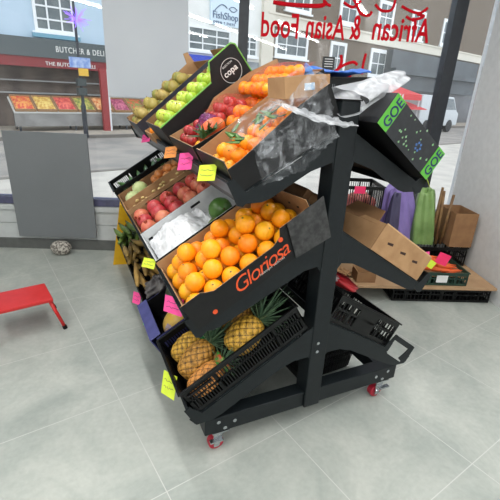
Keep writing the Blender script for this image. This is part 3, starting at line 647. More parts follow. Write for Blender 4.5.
def bent_fruit(name, lab, cat, M, l, r, bend, mt, tip, group=None):
    t = thing(name, lab, cat, M, group); pts = []; rs = []
    for i in range(11):
        k = i/10; a = (k-.5)*bend; x = l*(k-.5); pts.append((x, 0, -math.cos(a)*l*bend*.28+l*bend*.28*math.cos(bend/2))); rs.append(r*max(.28, math.sin(PI*(.06+.88*k))**.45))
    m = MB(); m.tube(pts, rs, 7); m.build('fruit_body', mt, t, True)
    m = MB(); m.tube([pts[-1], Vector(pts[-1])+Vector((l*.13, 0, l*.02))], [r*.35, r*.28], 6); m.build('stalk', tip, t)
    return t
def bottom_left():
    # purple-lined crate with a watermelon and a yellow melon
    L, W, H = .56, .36, .13; M = slot('LB', .012, .43, W)
    PUR = mat('purple_crate_card', (74, 76, 132), (62, 64, 118), .55)
    t = card_box('melon_box', 'dark box with a purple-blue front edge holding melons', M, L, W, H, PUR, BLACKC)
    m = MB(); m.box(-.030, .0, .01, -.024, W, .137); m.box(-.030, 0, .1375, .03, W, .1435); m.build('folded_liner', PUR, t, bevel=.002)
    WM_ = mat('watermelon_skin', (64, 74, 44), (40, 50, 34), .35, 8); YM = mat('yellow_melon_skin', (224, 178, 62), (204, 170, 96), .4, 12, .3, 60)
    t = make_round('watermelon', 'dark green watermelon lying in the purple-edged box', 'watermelon', .105, WM_, STEMB, 'stalk', sq=(1, .95, .95)); t.matrix_world = M @ Tr(.22, .235, .10) @ Ro(80, 'X')
    t = make_round('melon', 'yellow melon half in lilac film at the near side of its box', 'melon', .072, YM, STEMB, 'stalk', sq=(.95, .95, 1.2)); t.matrix_world = M @ Tr(.12, .09, .080) @ Ro(70, 'Y')
    f = MB(); f.T = M @ Tr(.12, .09, .08) @ Ro(70, 'Y')
    def fn(u, v):
        a = -2.6+1.8*u; b = .2+v*1.3; k = .0735+.0012*math.sin(u*30+v*11); return (math.cos(a)*math.cos(b)*k, math.sin(a)*math.cos(b)*k, -math.sin(b)*k*1.24)
    fo = f.grid(fn, 20, 12).build('film_wrap', film_mat('lilac_film', (190, 180, 224), .35, .8), None, True); tag(fo, 'crumpled lilac film around the yellow melon', 'film')
    t = make_round('watermelon', 'striped watermelon under the lettered carton beside the melon', 'watermelon', .085, WM_, STEMB, 'stalk'); t.matrix_world = M @ Tr(.42, .13, .095) @ Ro(80, 'X')
    # plantains, three grades
    def heap(k, y0, W, lab, labs, grp, mt, n, seed, box, l=.20, r=.021, col2=None):
        L, H = .56, .115; M = slot('LB', .012, y0, W)
        card_box('plantain_box', lab, M, L, W, H, box, BLACKC)
        rr = random.Random(seed); tip = STEMB if col2 is None else col2
        for i in range(n):
            lay = i//6; q = i % 6
            x = .05+.058*q+rr.uniform(-.01, .01); z = .075+.036*lay+.01*rr.random()
            bent_fruit('plantain', labs, 'plantain', M @ Tr(x, W*.5+rr.uniform(-.03, .03), z) @ Ro(rr.uniform(68, 112), 'Z') @ Ro(rr.uniform(-8, 8), 'Y') @ Ro(rr.uniform(-25, 25), 'X'), min(l*rr.uniform(.85, 1.15), W*.80), r, rr.uniform(.7, 1.2), mt, tip, grp)
    BR = mat('plantain_brown', (150, 122, 62), (96, 78, 42), .6, 16, .3); GR = mat('plantain_green', (110, 134, 62), (78, 104, 46), .5, 10); BY = mat('tamarind_tan', (168, 134, 70), (120, 92, 46), .65, 18, .4)
    heap('C', .83, .37, 'black box of dull brown plantains with a grey bag laid in its corner', 'tan brown plantain in the box beside the grey bag', 'tan plantains beside the grey bag', BY, 20, 3, BLACKC, .22, .017)
    heap('D', 1.22, .37, 'black box of brown plantains, third from the near end reversed', 'olive brown plantain in the box next to the green ones', 'brown plantains', BR, 22, 8, BLACKC, .22, .020)
    heap('E', 1.61, .37, 'black box of green plantains at the far end of the bottom shelf', 'green plantain at the far end of the bottom shelf', 'green plantains', GR, 22, 5, BLACKC, .24, .021)
    for o in bpy.data.objects:
        if o.get('label', '').endswith('reversed'): o['label'] = 'black box of brown plantains beside the box of green ones'
    M = slot('LB', .02, .80, .3)
    b = MB(); b.T = M
    def fn(u, v):
        th = 2*PI*u; ph = PI*v; q = 1+.16*math.sin(5*th+6*v)+.1*math.sin(9*ph+3*th)
        return (.12+.085*q*math.sin(ph)*math.cos(th), .055+.065*q*math.sin(ph)*math.sin(th), .135+.05*q*math.cos(ph))
    tag(b.grid(fn, 44, 22).build('plastic_bag', mat('grey_bag_film', (112, 108, 106), (78, 74, 76), .35, 30, .4), None, True), 'crumpled dark grey bag lying on the bottom shelf beside the watermelon', 'bag')
bottom_left()

def middle_left():
    # white inner box with tissue, small watermelon and avocado
    L, W, H = .58, .38, .12; M = slot('LM', .012, .42, W)
    t = card_box('fruit_box', 'black box with white lining holding tissue paper and two green fruits', M, L, W, H, BLACKC, WHITEC)
    for q in ((.02, W-.0075, .06, .045, W-.0062, .075), (.30, W-.0075, .075, .36, W-.0062, .088)): MB().box(*q).build('hand_hole', BLACKC, t)
    tis = MB(); tis.T = M
    def fn(u, v):
        x = .012+.32*u; y = .012+.35*v; z = .06+.075*math.sin(PI*min(1, u*1.1))*math.sin(PI*(v*.8+.1))+.024*noise.noise(Vector((u*7, v*7, 0)))+.012*noise.noise(Vector((u*19, v*19, 3)))
        return (x, y, z)
    tag(tis.grid(fn, 60, 60).build('tissue_paper', mat('white_tissue', (232, 233, 235), (216, 218, 222), .6, 20, .3), None, True), 'crumpled sheet of white tissue paper in the white-lined box', 'tissue paper')
    G = mat('small_melon_green', (84, 124, 52), (50, 88, 40), .35, 7); G2 = mat('avocado_green', (112, 128, 52), (84, 104, 40), .4, 10)
    t = make_round('watermelon', 'small round green watermelon in the white-lined box', 'watermelon', .062, G, STEMB, 'stalk'); t.matrix_world = M @ Tr(.40, .16, .070) @ Ro(70, 'X')
    t = make_round('mango', 'olive green mango below the small watermelon in the white-lined box', 'mango', .045, G2, STEMB, 'stalk', sq=(1, .9, 1.15)); t.matrix_world = M @ Tr(.33, .075, .052) @ Ro(85, 'X')
    o = MB(); o = make_round('onion', 'small pinkish onion peeping out at the corner of the tissue paper', 'onion', .02, mat('pink_onion', (206, 150, 120)), STEMB, 'stalk'); o.matrix_world = M @ Tr(.035, .035, .085)
    # pomegranates
    L, W, H = .58, .36, .11; M = slot('LM', .012, .82, W)
    card_box('pomegranate_box', 'black box full of red pomegranates on the middle shelf', M, L, W, H, BLACKC, KRAFTD)
    f5 = lambda d, th, ph: 1+.025*math.cos(5*ph)*math.sin(th)
    pr = [make_round('pomegranate', 'x', 'pomegranate', .046, mat('pom%d' % i, a, b, .4, 14, .1), mat('pom_calyx', (170, 70, 50)), 'crown', f5) for i, (a, b) in enumerate((((196, 62, 66), (214, 110, 84)), ((178, 44, 58), (200, 84, 80)), ((206, 92, 76), (220, 140, 104))))]
    pack(pr, M, .01, .57, .01, .35, .04, .046, 1, 'red pomegranate in its black box on the middle shelf', 'pomegranates on the middle shelf', seed=3)
    # kraft tray with peanuts / ginger, divider with an oval hole
    L, W, H = .56, .19, .13; M = slot('LM', .012, 1.21, W)
    t = card_box('kraft_tray', 'kraft carton tray of small yellow ginger fingers', M, L, W, H, KRAFT, KRAFT)
    m = MB(); m.prism([(.10, .085), (.12, .065), (.42, .065), (.44, .085), (.42, .105), (.12, .105)], -.0008, 0, 'y'); m.build('hand_hole', BLACKC, t)
    gm = mat('ginger_tan', (218, 194, 134), (190, 160, 96), .7, 30); rr = random.Random(2)
    for i in range(46):
        x = .04+.012*(i % 40)*1.0; x = .035+rr.random()*.49; y = .03+rr.random()*.13
        b = MB(); a = rr.random()*6; b.tube([(0, 0, 0), (.012, .004, .003), (.024, 0, 0)], [.006, .009, .006], 7)
        o = b.build('ginger_piece', gm, None, True, M @ Tr(x, y, .082+.022*rr.random()) @ Ro(math.degrees(a), 'Z')); tag(o, 'small knobbly piece of yellow ginger in the kraft tray', 'ginger', 'ginger pieces')
    b = MB(); b.box(.008, .008, .066, L-.008, W-.008, .072); tag(b.build('paper_liner', KRAFTD, t), None)
    # onions in a clear bag and pale cabbage
    L, W, H = .56, .24, .12; M = slot('LM', .012, 1.42, W)
    card_box('onion_box', 'kraft box of brown onions and pale cabbages behind the ginger', M, L, W, H, KRAFT, KRAFTD)
    op = [make_round('onion', 'x', 'onion', .034, mat('onion_skin%d' % i, a, b, .35, 9), STEMB, 'stalk', sq=(1, 1, .92)) for i, (a, b) in enumerate((((214, 138, 74), (190, 104, 54)), ((222, 160, 100), (200, 122, 70))))]
    pack(op, M, .24, .53, .02, .22, .05, .034, 2, 'brown onion in the kraft box behind the ginger', 'brown onions', seed=6)
    cab = [make_round('cabbage', 'pale green cabbage at the low end of the onion box', 'cabbage', .055, mat('cabbage_pale', (206, 214, 160), (170, 186, 120), .5, 12, .4, 40), STEMG, 'disc', lambda d, th, ph: 1+.05*math.sin(6*ph+5*th))]
    for x, y, l in ((.075, .06, 'pale green cabbage nearest the shelf edge beside the onions'), (.15, .17, 'pale green cabbage wedged against the far wall of the onion box')): place(cab[0], M @ Tr(x, y, .085), l)
    # crate of greens
    L, W, H = .56, .30, .15; M = slot('LM', .005, 1.69, W)
    slot_crate('plastic_crate', 'black slotted crate of long green vegetables at the far end of the middle shelf', M, L, W, H, pitch=.014, solid=(.30, .64), low=.075)
    gg = mat('cucumber_green', (76, 122, 54), (50, 92, 40), .4, 14, .3); rr = random.Random(12)
    for i in range(20):
        lay = i//7
        bent_fruit('cucumber', 'green cucumber in the far black crate', 'cucumber', M @ Tr(.08+.067*(i % 7), W/2+rr.uniform(-.015, .015), .03+.034*lay+.01) @ Ro(90+rr.uniform(-14, 14), 'Z'), .21, .0165, .4, gg, STEMG, 'green cucumbers in the far crate')
middle_left()

def net_mat(name, c):
    return film_mat(name, c, .08, .55, 70, .4)
def top_left():
    # A: clementines with leaves
    L, W, H = .46, .31, .125; M = slot('LT', .012, .004, W)
    near = [(0, 0), (L, 0), (L, .165), (.33, .155), (.06, .10), (0, .095)]
    card_box('clementine_box', 'black and kraft carton of leafy oranges draped with clear film', M, L, W, H, BLACKC, KRAFT, near, [(0, 0), (L, 0), (L, .165), (.33, .155), (0, .115)])
    tp = [make_round('clementine', 'x', 'clementine', .031, m, STEMG, 'disc', sq=(1, 1, .86)) for m in (ORB, mat('clementine_peel', (248, 138, 24), (244, 150, 40), .42, 9, .35, 200), ORA)]
    pack(tp, M, .01, .44, .01, .30, .02, .031, 2, 'orange clementine in the film-draped carton', 'clementines in the near top carton', seed=9)
    lf = mat('citrus_leaf', (92, 132, 58), (54, 96, 42), .4, 20); rr = random.Random(4)
    for i in range(16):
        b = MB(); leaf(b, (0, 0, 0), (1, 0, .25), .06, .034, -.1, 6)
        o = b.build('citrus_leaf', lf, None, True, M @ Tr(.06+.26*rr.random(), .05+.2*rr.random(), .135) @ Ro(rr.random()*360, 'Z')); tag(o, 'glossy green leaf lying on the clementines', 'leaf', 'leaves among the clementines')
    # small tray standing on the upper end
    Mb = M @ Tr(.298, .03, .188) @ Ro(22, 'Y')
    t = card_box('cardboard_tray', 'small kraft tray with a pale blue label balanced on the clementine carton', Mb, .175, .13, .068, KRAFT, KRAFT, near=[(0, 0), (.175, 0), (.178, .068), (-.003, .068)])
    m = MB(); m.box(.075, -.001, .022, .115, 0, .045); m.build('paper_label', mat('label_blue', (120, 164, 206), (222, 230, 234), .5, 50), t)
    # B: mixed nets of fruit in a kraft carton
    L, W, H = .66, .38, .13; M = slot('LT', .008, .335, W, .0)
    card_box('mixed_fruit_box', 'kraft carton of netted oranges, red plums and a leafy bunch', M, L, W, H, BLACKC, KRAFT, None, [(0, 0), (L, 0), (L, H+.06), (.5, H+.07), (.28, H+.05), (.2, H), (0, H)])
    pack(tp, M, .38, .61, .02, .35, .055, .031, 3, 'bright orange in the uppermost red net', 'oranges in the upper net', seed=19)
    pack(tp, M, .21, .38, .02, .22, .055, .031, 2, 'orange in the middle net beside the purple packet', 'oranges in the middle net', seed=21)
    pl = [make_round('plum', 'x', 'plum', .024, mat('plum_red', (150, 36, 44), (186, 60, 60), .25, 14, coat=.3), STEMB, 'stalk')]
    pack(pl, M, .20, .38, .22, .37, .09, .024, 2, 'dark red plum in the net behind the oranges', 'red plums behind the oranges', seed=22)
    pack(pl, M, .03, .19, .20, .37, .07, .024, 2, 'dark red plum near the shelf edge by the label strip', 'red plums near the shelf edge', seed=23)
    pack(tp, M, .02, .20, .02, .17, .045, .031, 1, 'small orange at the low end of the mixed carton', 'low oranges of the mixed carton', seed=24)
    RN = net_mat('red_net', (220, 70, 50)); PN = film_mat('purple_print_film', (120, 50, 110), .5, .95, 26)
    def cover(nm, mt, x0, x1, y0, y1, z, h, lab, cat, seed):
        b = MB(); b.T = M
        def fn(u, v): return (x0+(x1-x0)*u, y0+(y1-y0)*v, z+h*min(1, 4*u*(1-u)+.0)*min(1, 4*v*(1-v))+.008*noise.noise(Vector((u*9, v*9, seed))))
        tag(b.grid(fn, 40, 40).build(nm, mt, None, True), lab, cat)
    cover('net_bag', RN, .37, .65, .015, .355, .165, .045, 'red net bag stretched over the uppermost oranges', 'net bag', 1)
    cover('net_bag', RN, .20, .38, .015, .23, .125, .05, 'red net bag over the oranges in the middle of the carton', 'net bag', 2)
    cover('net_bag', RN, .20, .38, .225, .37, .145, .04, 'red net bag over the dark plums', 'net bag', 3)
    cover('printed_packet', PN, .10, .20, .10, .26, .13, .05, 'crinkled purple and white packet between plums and oranges', 'packet', 4)
    t = make_round('papaya', 'orange-red papaya lying low in the mixed fruit carton', 'papaya', .045, mat('papaya_skin', (226, 106, 44), (206, 80, 40), .4, 10), STEMB, 'stalk', sq=(1, .85, 1.5)); t.matrix_world = M @ Tr(.12, .075, .128) @ Ro(80, 'Y')
    b = MB(); rr = random.Random(8); b.T = M
    for i in range(26): leaf(b, (.06+.07*rr.random(), .02+.05*rr.random(), .13+.012*rr.random()), (rr.uniform(-1, 1), rr.uniform(-.6, .6), .3), .07, .02, .1)
    tag(b.build('herb_bunch', mat('herb_green', (66, 104, 48), (40, 70, 34), .5, 30), None, True), 'dark leafy green bunch on the low edge of the mixed carton', 'herbs')
    # C: green apples, tall black side with circular logo
    L, W, H = .53, .36, .145; M = slot('LT', .02, .735, W, .035, 11)
    near = [(0, 0), (L, 0), (L, .205), (L-.02, .22), (.375, .22), (.36, .19), (.33, H), (0, H)]
    t = card_box('apple_box', 'tall black carton with green edges and round white logo, full of green apples', M, L, W, H, BLACKC, KRAFTD, near, None, None, [(0, 0), (W, 0), (W, .20), (0, .20)])
    le = mat('lime_edge', (110, 176, 70), None, .5); m = MB()
    for p, q in (((.355, .19), (.375, .222)), ((.375, .222), (L-.015, .222)), ((L-.015, .222), (L+.001, .205)), ((L+.001, .205), (L+.001, .02)), ((.0, H), (.33, H))):
        m.tube([(p[0], 0, p[1]), (q[0], 0, q[1])], .0035, 6)
    m.build('edge_trim', le, t)
    pw = mat('print_white', (226, 228, 226), None, .5); m = MB(); c = (.445, .125)
    m.tube([(c[0]+.055*math.cos(2*PI*k/40), -.001, c[1]+.055*math.sin(2*PI*k/40)) for k in range(41)], .0012, 5, False); m.build('logo_ring', pw, t)
    text('logo_lettering', 'copa', .042, pw, t, Tr(c[0]-.044, -.0008, c[1]-.011) @ FRZ, .0004, off=.0006)
    text('logo_small_lettering', 'SELECTION', .012, pw, t, Tr(c[0]-.033, -.0008, c[1]+.030) @ FRZ, .0004); text('side_lettering', 'Selection', .040, pw, t, Tr(.20, -.0008, .035) @ FRZ, .0004, .2)
    ap = [make_round('green_apple', 'x', 'apple', .034, mat('apple%d' % i, a, b, .3, 6, coat=.2), STEMB, 'stalk', lambda d, th, ph: 1-.14*math.exp(-(th*3)**2)-.1*math.exp(-((PI-th)*3)**2), z0=.032) for i, (a, b) in enumerate((((176, 204, 60), (150, 190, 50)), ((196, 214, 80), (170, 200, 60)), ((206, 208, 90), (180, 196, 60))))]
    pack(ap, M, .008, .52, .01, .35, .055, .034, 2, 'glossy green apple in the tall black carton', 'green apples in the top carton', seed=31)
    # D: pears
    L, W, H = .60, .33, .13; M = slot('LT', -.01, 1.33, W, .025, 11)
    card_box('pear_box', 'navy and kraft carton of russet pears on the top shelf', M, L, W, H, mat('navy_card', (40, 44, 58), (34, 38, 50), .5), KRAFT, None, [(0, 0), (L, 0), (L, H+.07), (L-.03, H+.08), (L-.05, H+.02), (0, H)])
    pm = lambda d, th, ph: 1+.28*max(0, math.cos(th))**2
    pe = [make_round('pear', 'x', 'pear', .034, mat('pear%d' % i, a, b, .5, 16, .15), STEMB, 'stalk', pm, z0=.043) for i, (a, b) in enumerate((((176, 160, 82), (146, 130, 62)), ((160, 160, 84), (128, 128, 60)), ((186, 166, 96), (150, 126, 66))))]
    pack(pe, M, .0, .50, .012, .32, .05, .036, 2, 'russet pear in the navy carton', 'russet pears in the navy carton', seed=33)
    Mt = slot('LT', -.005, 1.115, .2, .0, 4); card_box('tangerine_box', 'small open kraft box of tangerines at the edge of the top shelf', Mt, .17, .20, .10, KRAFT, KRAFT)
    pack([tp[0], tp[1]], Mt, .008, .162, .008, .192, .045, .030, 2, 'tangerine in the small orange heap at the edge of the top shelf', 'tangerines at the edge of the top shelf', seed=35)
    # E: far mangoes / sweetcorn coloured pears
    L, W, H = .60, .27, .13; M = slot('LT', -.005, 1.69, W, .0, 0)
    card_box('guava_box', 'kraft carton of yellow-green pears at the far end of the top shelf', M, L, W, H, KRAFTD, KRAFT, None, [(0, 0), (L, 0), (L, H+.02), (0, H)])
    pack(pe, M, .01, .58, .012, .26, .04, .036, 2, 'yellow-green pear in the farthest carton', 'pears in the farthest carton', seed=37)
    # dark tray and blue packet behind the apples
    M = slot('LT', .42, 1.84, .12, .0); 
top_left()

def right_side():
    # top: green and black lettered box, opened to the aisle
    L, W, H = .365, .50, .125; M = slot('RT', .072, -.075, W, .004, 7)
    t = card_box('green_label_box', 'black speckled carton with lime green lettered corners on the right top shelf', M, L, W, H, mat('speckled_black_card', (38, 40, 45), (30, 32, 36), .5, 40), BLACKC, near_is='y1')
    lg = mat('lime_label', (92, 178, 58), None, .5); navy = mat('print_navy', (28, 40, 90)); 
    for x in (L-.05, .006):
        m = MB(); m.box(x-.005 if x > .1 else 0, W, 0, L if x > .1 else .05, W+.0015, H); la = m.build('corner_label', lg, t)
        text('label_lettering', 'GOE', .052, navy, la, Tr(x+.043, W+.002, .012) @ Ro(180, 'Z') @ FRZ @ Ro(90, 'Z') @ Tr(0, -.043, 0), .0004, off=.001)
    rr = random.Random(6); fk = mat('fleck_pale', (150, 170, 150), (120, 190, 110), .5, 200)
    for k in range(22):
        m = MB(); x = .06+rr.random()*.25; z = .012+rr.random()*.12; q = .002+.003*rr.random(); m.prism([(x-q, z), (x, z-q), (x+q, z), (x, z+q*1.5)], W, W+.001, 'y'); m.build('printed_fleck', fk, t)
    m = MB()
    for a in range(6): an = PI*a/3; m.prism([(.14+.014*math.cos(an)-.006, .06+.014*math.sin(an)), (.14+.014*math.cos(an), .06+.014*math.sin(an)-.006), (.14+.014*math.cos(an)+.006, .06+.014*math.sin(an)), (.14+.014*math.cos(an), .06+.014*math.sin(an)+.006)], W, W+.001, 'y')
    m.build('flower_print', mat('fleck_blue', (70, 110, 170)), t)
    m = MB(); m.prism([(W-.20, .085), (W-.11, .085), (W-.10, .10), (W-.11, .115), (W-.20, .115), (W-.21, .10)], L, L+.0008, 'x'); m.build('hand_hole', mat('deep_black', (6, 6, 8)), t)
    # black trays behind it with blue cover
    slot_crate('plastic_crate', 'low black crate behind the speckled carton on the right top shelf', slot('RT', .0, .44, .34), .28, .34, .145)
    M = Tr(.09, .44, 1.455) @ Ro(-3, 'Y')
    slot_crate('plastic_crate', 'black crate lying level on the rack top under the blue sheet', M, .48, .34, .115, low=.06)
    M2 = M @ Tr(-.02, -.02, .122)
    t = thing('folded_tarpaulin', 'bright blue folded sheet lying on the black crate at the rack top', 'tarpaulin', M2)
    m = MB()
    def fn(u, v): return (.0+.36*u, .0+.36*v, .02+.022*math.sin(u*7)*math.sin(v*5)+.006*noise.noise(Vector((u*8, v*8, 1))))
    m.grid(fn, 30, 30); o = m.build('sheet', mat('tarp_blue', (36, 104, 196), (28, 88, 176), .5, 10), t, True); md = o.modifiers.new('thick', 'SOLIDIFY'); md.thickness = .008
    # middle: kraft carton with slots
    L, W, H = .375, .58, .125; M = slot('RM', .068, -.012, W)
    t = card_box('kraft_carton', 'plain kraft carton with three slots on the right middle shelf', M, L, W, H, KRAFT, KRAFTD, near_is='y1', endhi=[(0, 0), (W, 0), (W, H), (W-.14, H), (W-.17, H-.02), (W-.32, H-.02), (W-.35, H), (0, H)])
    m = MB()
    for x in (.07, .17, .27): m.prism([(x, .062), (x+.035, .056), (x+.040, .066), (x+.004, .074)], W, W+.0008, 'y')
    m.build('slots', mat('slot_dark', (60, 36, 26)), t)
    m = MB(); m.box(.004, W-.004, H, L-.004, W-.002, H+.006); m.build('tape', mat('clear_tape', (206, 170, 128), None, .2), t)
    f = MB(); f.prism([(0, 0), (.25, 0), (.22, .08), (.03, .08)], 0, .004, 'x'); f.build('flap', KRAFTD, t, M=Tr(L-.003, W-.30, H-.02) @ Ro(-22, 'Y'))
    # something dark red in the carton, seen at the slots
    # second carton farther along
    M = slot('RM', .06, .60, .5)
    card_box('brown_carton', 'open brown carton behind the slotted kraft one', M, .40, .50, .13, KRAFTD, KRAFTD)
    # bottom: folding crates
    M = slot('RB', .175, .012, .36)
    slot_crate('plastic_crate', 'empty black crate with a solid centre panel on the right bottom shelf', M, .455, .36, .135, solid=(.36, .64), pitch=.022)
    t = thing('red_packet', 'red and clear crumpled packet lying on the right bottom shelf crate', 'packet', M @ Tr(.33, .18, .14))
    m = MB()
    def fr(u, v):
        th = 2*PI*u; ph = PI*v; q = 1+.15*noise.noise(Vector((u*9, v*9, 2))); return (.10*q*math.sin(ph)*math.cos(th), .09*q*math.sin(ph)*math.sin(th), .03+.03*q*math.cos(ph))
    m.grid(fr, 30, 20).build('packet_body', mat('packet_red', (196, 36, 48), (214, 60, 66), .3, 12), t, True)
    m = MB(); m.T = Tr(.10, .0, .01); m.grid(lambda u, v: tuple(a*.7 for a in fr(u, v)), 24, 16).build('clear_end', film_mat('clear_wrap', (230, 230, 232), .4, .9), t, True)
    M = slot('RB', .17, .42, .4)
    slot_crate('plastic_crate', 'black crate at the middle of the right bottom shelf, behind the empty one', M, .44, .38, .15)
right_side()

def floor_things():
    for i, (z, l) in enumerate(((.0, 'lower of the two black baskets nested on the floor under the rack'), (.045, 'upper of the two black baskets nested on the floor under the rack'))):
        M = Tr(.09, .24, z+.003) @ Ro(4, 'Z')
        t = thing('shopping_basket', l, 'basket', M); L, W, H = .42, .28, .19; n = 34
        def ring(z0, z1, k0, k1, m, th=.004):
            P = []; rad = .05
            for (cx, cy, a0) in ((L-rad, W-rad, 0), (rad, W-rad, 90), (rad, rad, 180), (L-rad, rad, 270)):
                for q in range(5): a = R(a0+22.5*q); P.append((cx+rad*math.cos(a)-L/2, cy+rad*math.sin(a)-W/2))
            vs = []; N_ = len(P)
            for z_, k in ((z0, k0), (z1, k1)):
                for x, y in P: vs.append((x*k+L/2, y*k+W/2, z_))
                for x, y in P: vs.append((x*(k-.02)+L/2, y*(k-.02)+W/2, z_))
            fs = []
            for i_ in range(N_):
                j = (i_+1) % N_; fs += [(i_, j, 2*N_+j, 2*N_+i_), (N_+j, N_+i_, 3*N_+i_, 3*N_+j), (i_, N_+i_, N_+j, j), (2*N_+i_, 2*N_+j, 3*N_+j, 3*N_+i_)]
            m.add(vs, fs)
        kk = lambda z_: .86+.14*z_/H
        m = MB(); 
        for z0, z1 in ((0, .05), (.085, .091), (.125, .131), (.168, H)): ring(z0, z1, kk(z0), kk(z1), m)
        for s in range(18):
            x = .03+(L-.06)*s/17
            for yy, sg in ((0, -1), (W, 1)):
                a0, a1 = kk(.01), kk(.16); m.tube([((x-L/2)*a0+L/2, (yy-W/2)*a0*.992+W/2, .01), ((x-L/2)*a1+L/2, (yy-W/2)*a1*.992+W/2, .16)], .0028, 4)
        for s in range(15):
            y = .03+(W-.06)*s/14
            for xx in (0, L):
                a0, a1 = kk(.01), kk(.16); m.tube([((xx-L/2)*a0*.992+L/2, (y-W/2)*a0+W/2, .01), ((xx-L/2)*a1*.992+L/2, (y-W/2)*a1+W/2, .16)], .0028, 4)
        m.build('basket_body', BLACKP, t)
        m = MB(); m.box(L*.1, W*.12, .0, L*.9, W*.88, .004); m.build('base', BLACKP, t)
        m = MB(); ring(H-.012, H, 1.0, 1.03, m); m.build('rim', BLACKP, t)
        m = MB(); m.tube([(.02, W*.5, H-.01), (.02, W*.1, H+.006), (L-.02, W*.1, H+.006), (L-.02, W*.5, H-.01)], .005, 8); m.build('handle', BLACKP, t)
    # red folding step stool at the left edge
    t = thing('red_step_stool', 'red metal step stool standing near the window on the left', 'step stool', Tr(-1.44, 1.22, 0) @ Ro(12, 'Z'))
    rd = mat('stool_red', (206, 40, 40), None, .35); m = MB()
    m.box(0, 0, .20, .34, .26, .222); m.build('step', rd, t, bevel=.005)
    for x, y, dx, dy in ((.02, .02, -.03, -.04), (.32, .02, .06, -.04), (.02, .24, -.03, .04), (.32, .24, .06, .04)):
        m = MB(); m.tube([(x, y, .205), (x+dx, y+dy, .015)], .011, 10); l = m.build('leg', rd, t, True)
        m = MB(); m.tube([(x+dx*.95, y+dy*.95, .024), (x+dx*1.04, y+dy*1.04, .001)], .014, 10); m.build('rubber_foot', BLACKP, l)
    # speckled mat roll by the wall
    t = thing('pebble_bag', 'small speckled mesh bag of pale stones by the dark skirting', 'bag', WM @ Tr(-.40, -.14, 0))
    m = MB()
    def fb(u, v):
        th = 2*PI*u; ph = PI*v; q = 1+.12*noise.noise(Vector((math.cos(th)*3, math.sin(th)*3, ph*3))); return (.09*q*math.sin(ph)**.7*math.cos(th), .06*q*math.sin(ph)**.7*math.sin(th), .066-.064*math.cos(ph)*1.0)
    m.grid(fb, 36, 24).build('mesh_bag', mat('stones_speckled', (196, 190, 180), (110, 104, 98), .8, 60, .6, 60, stops=(.45, .55)), t, True)
floor_things()

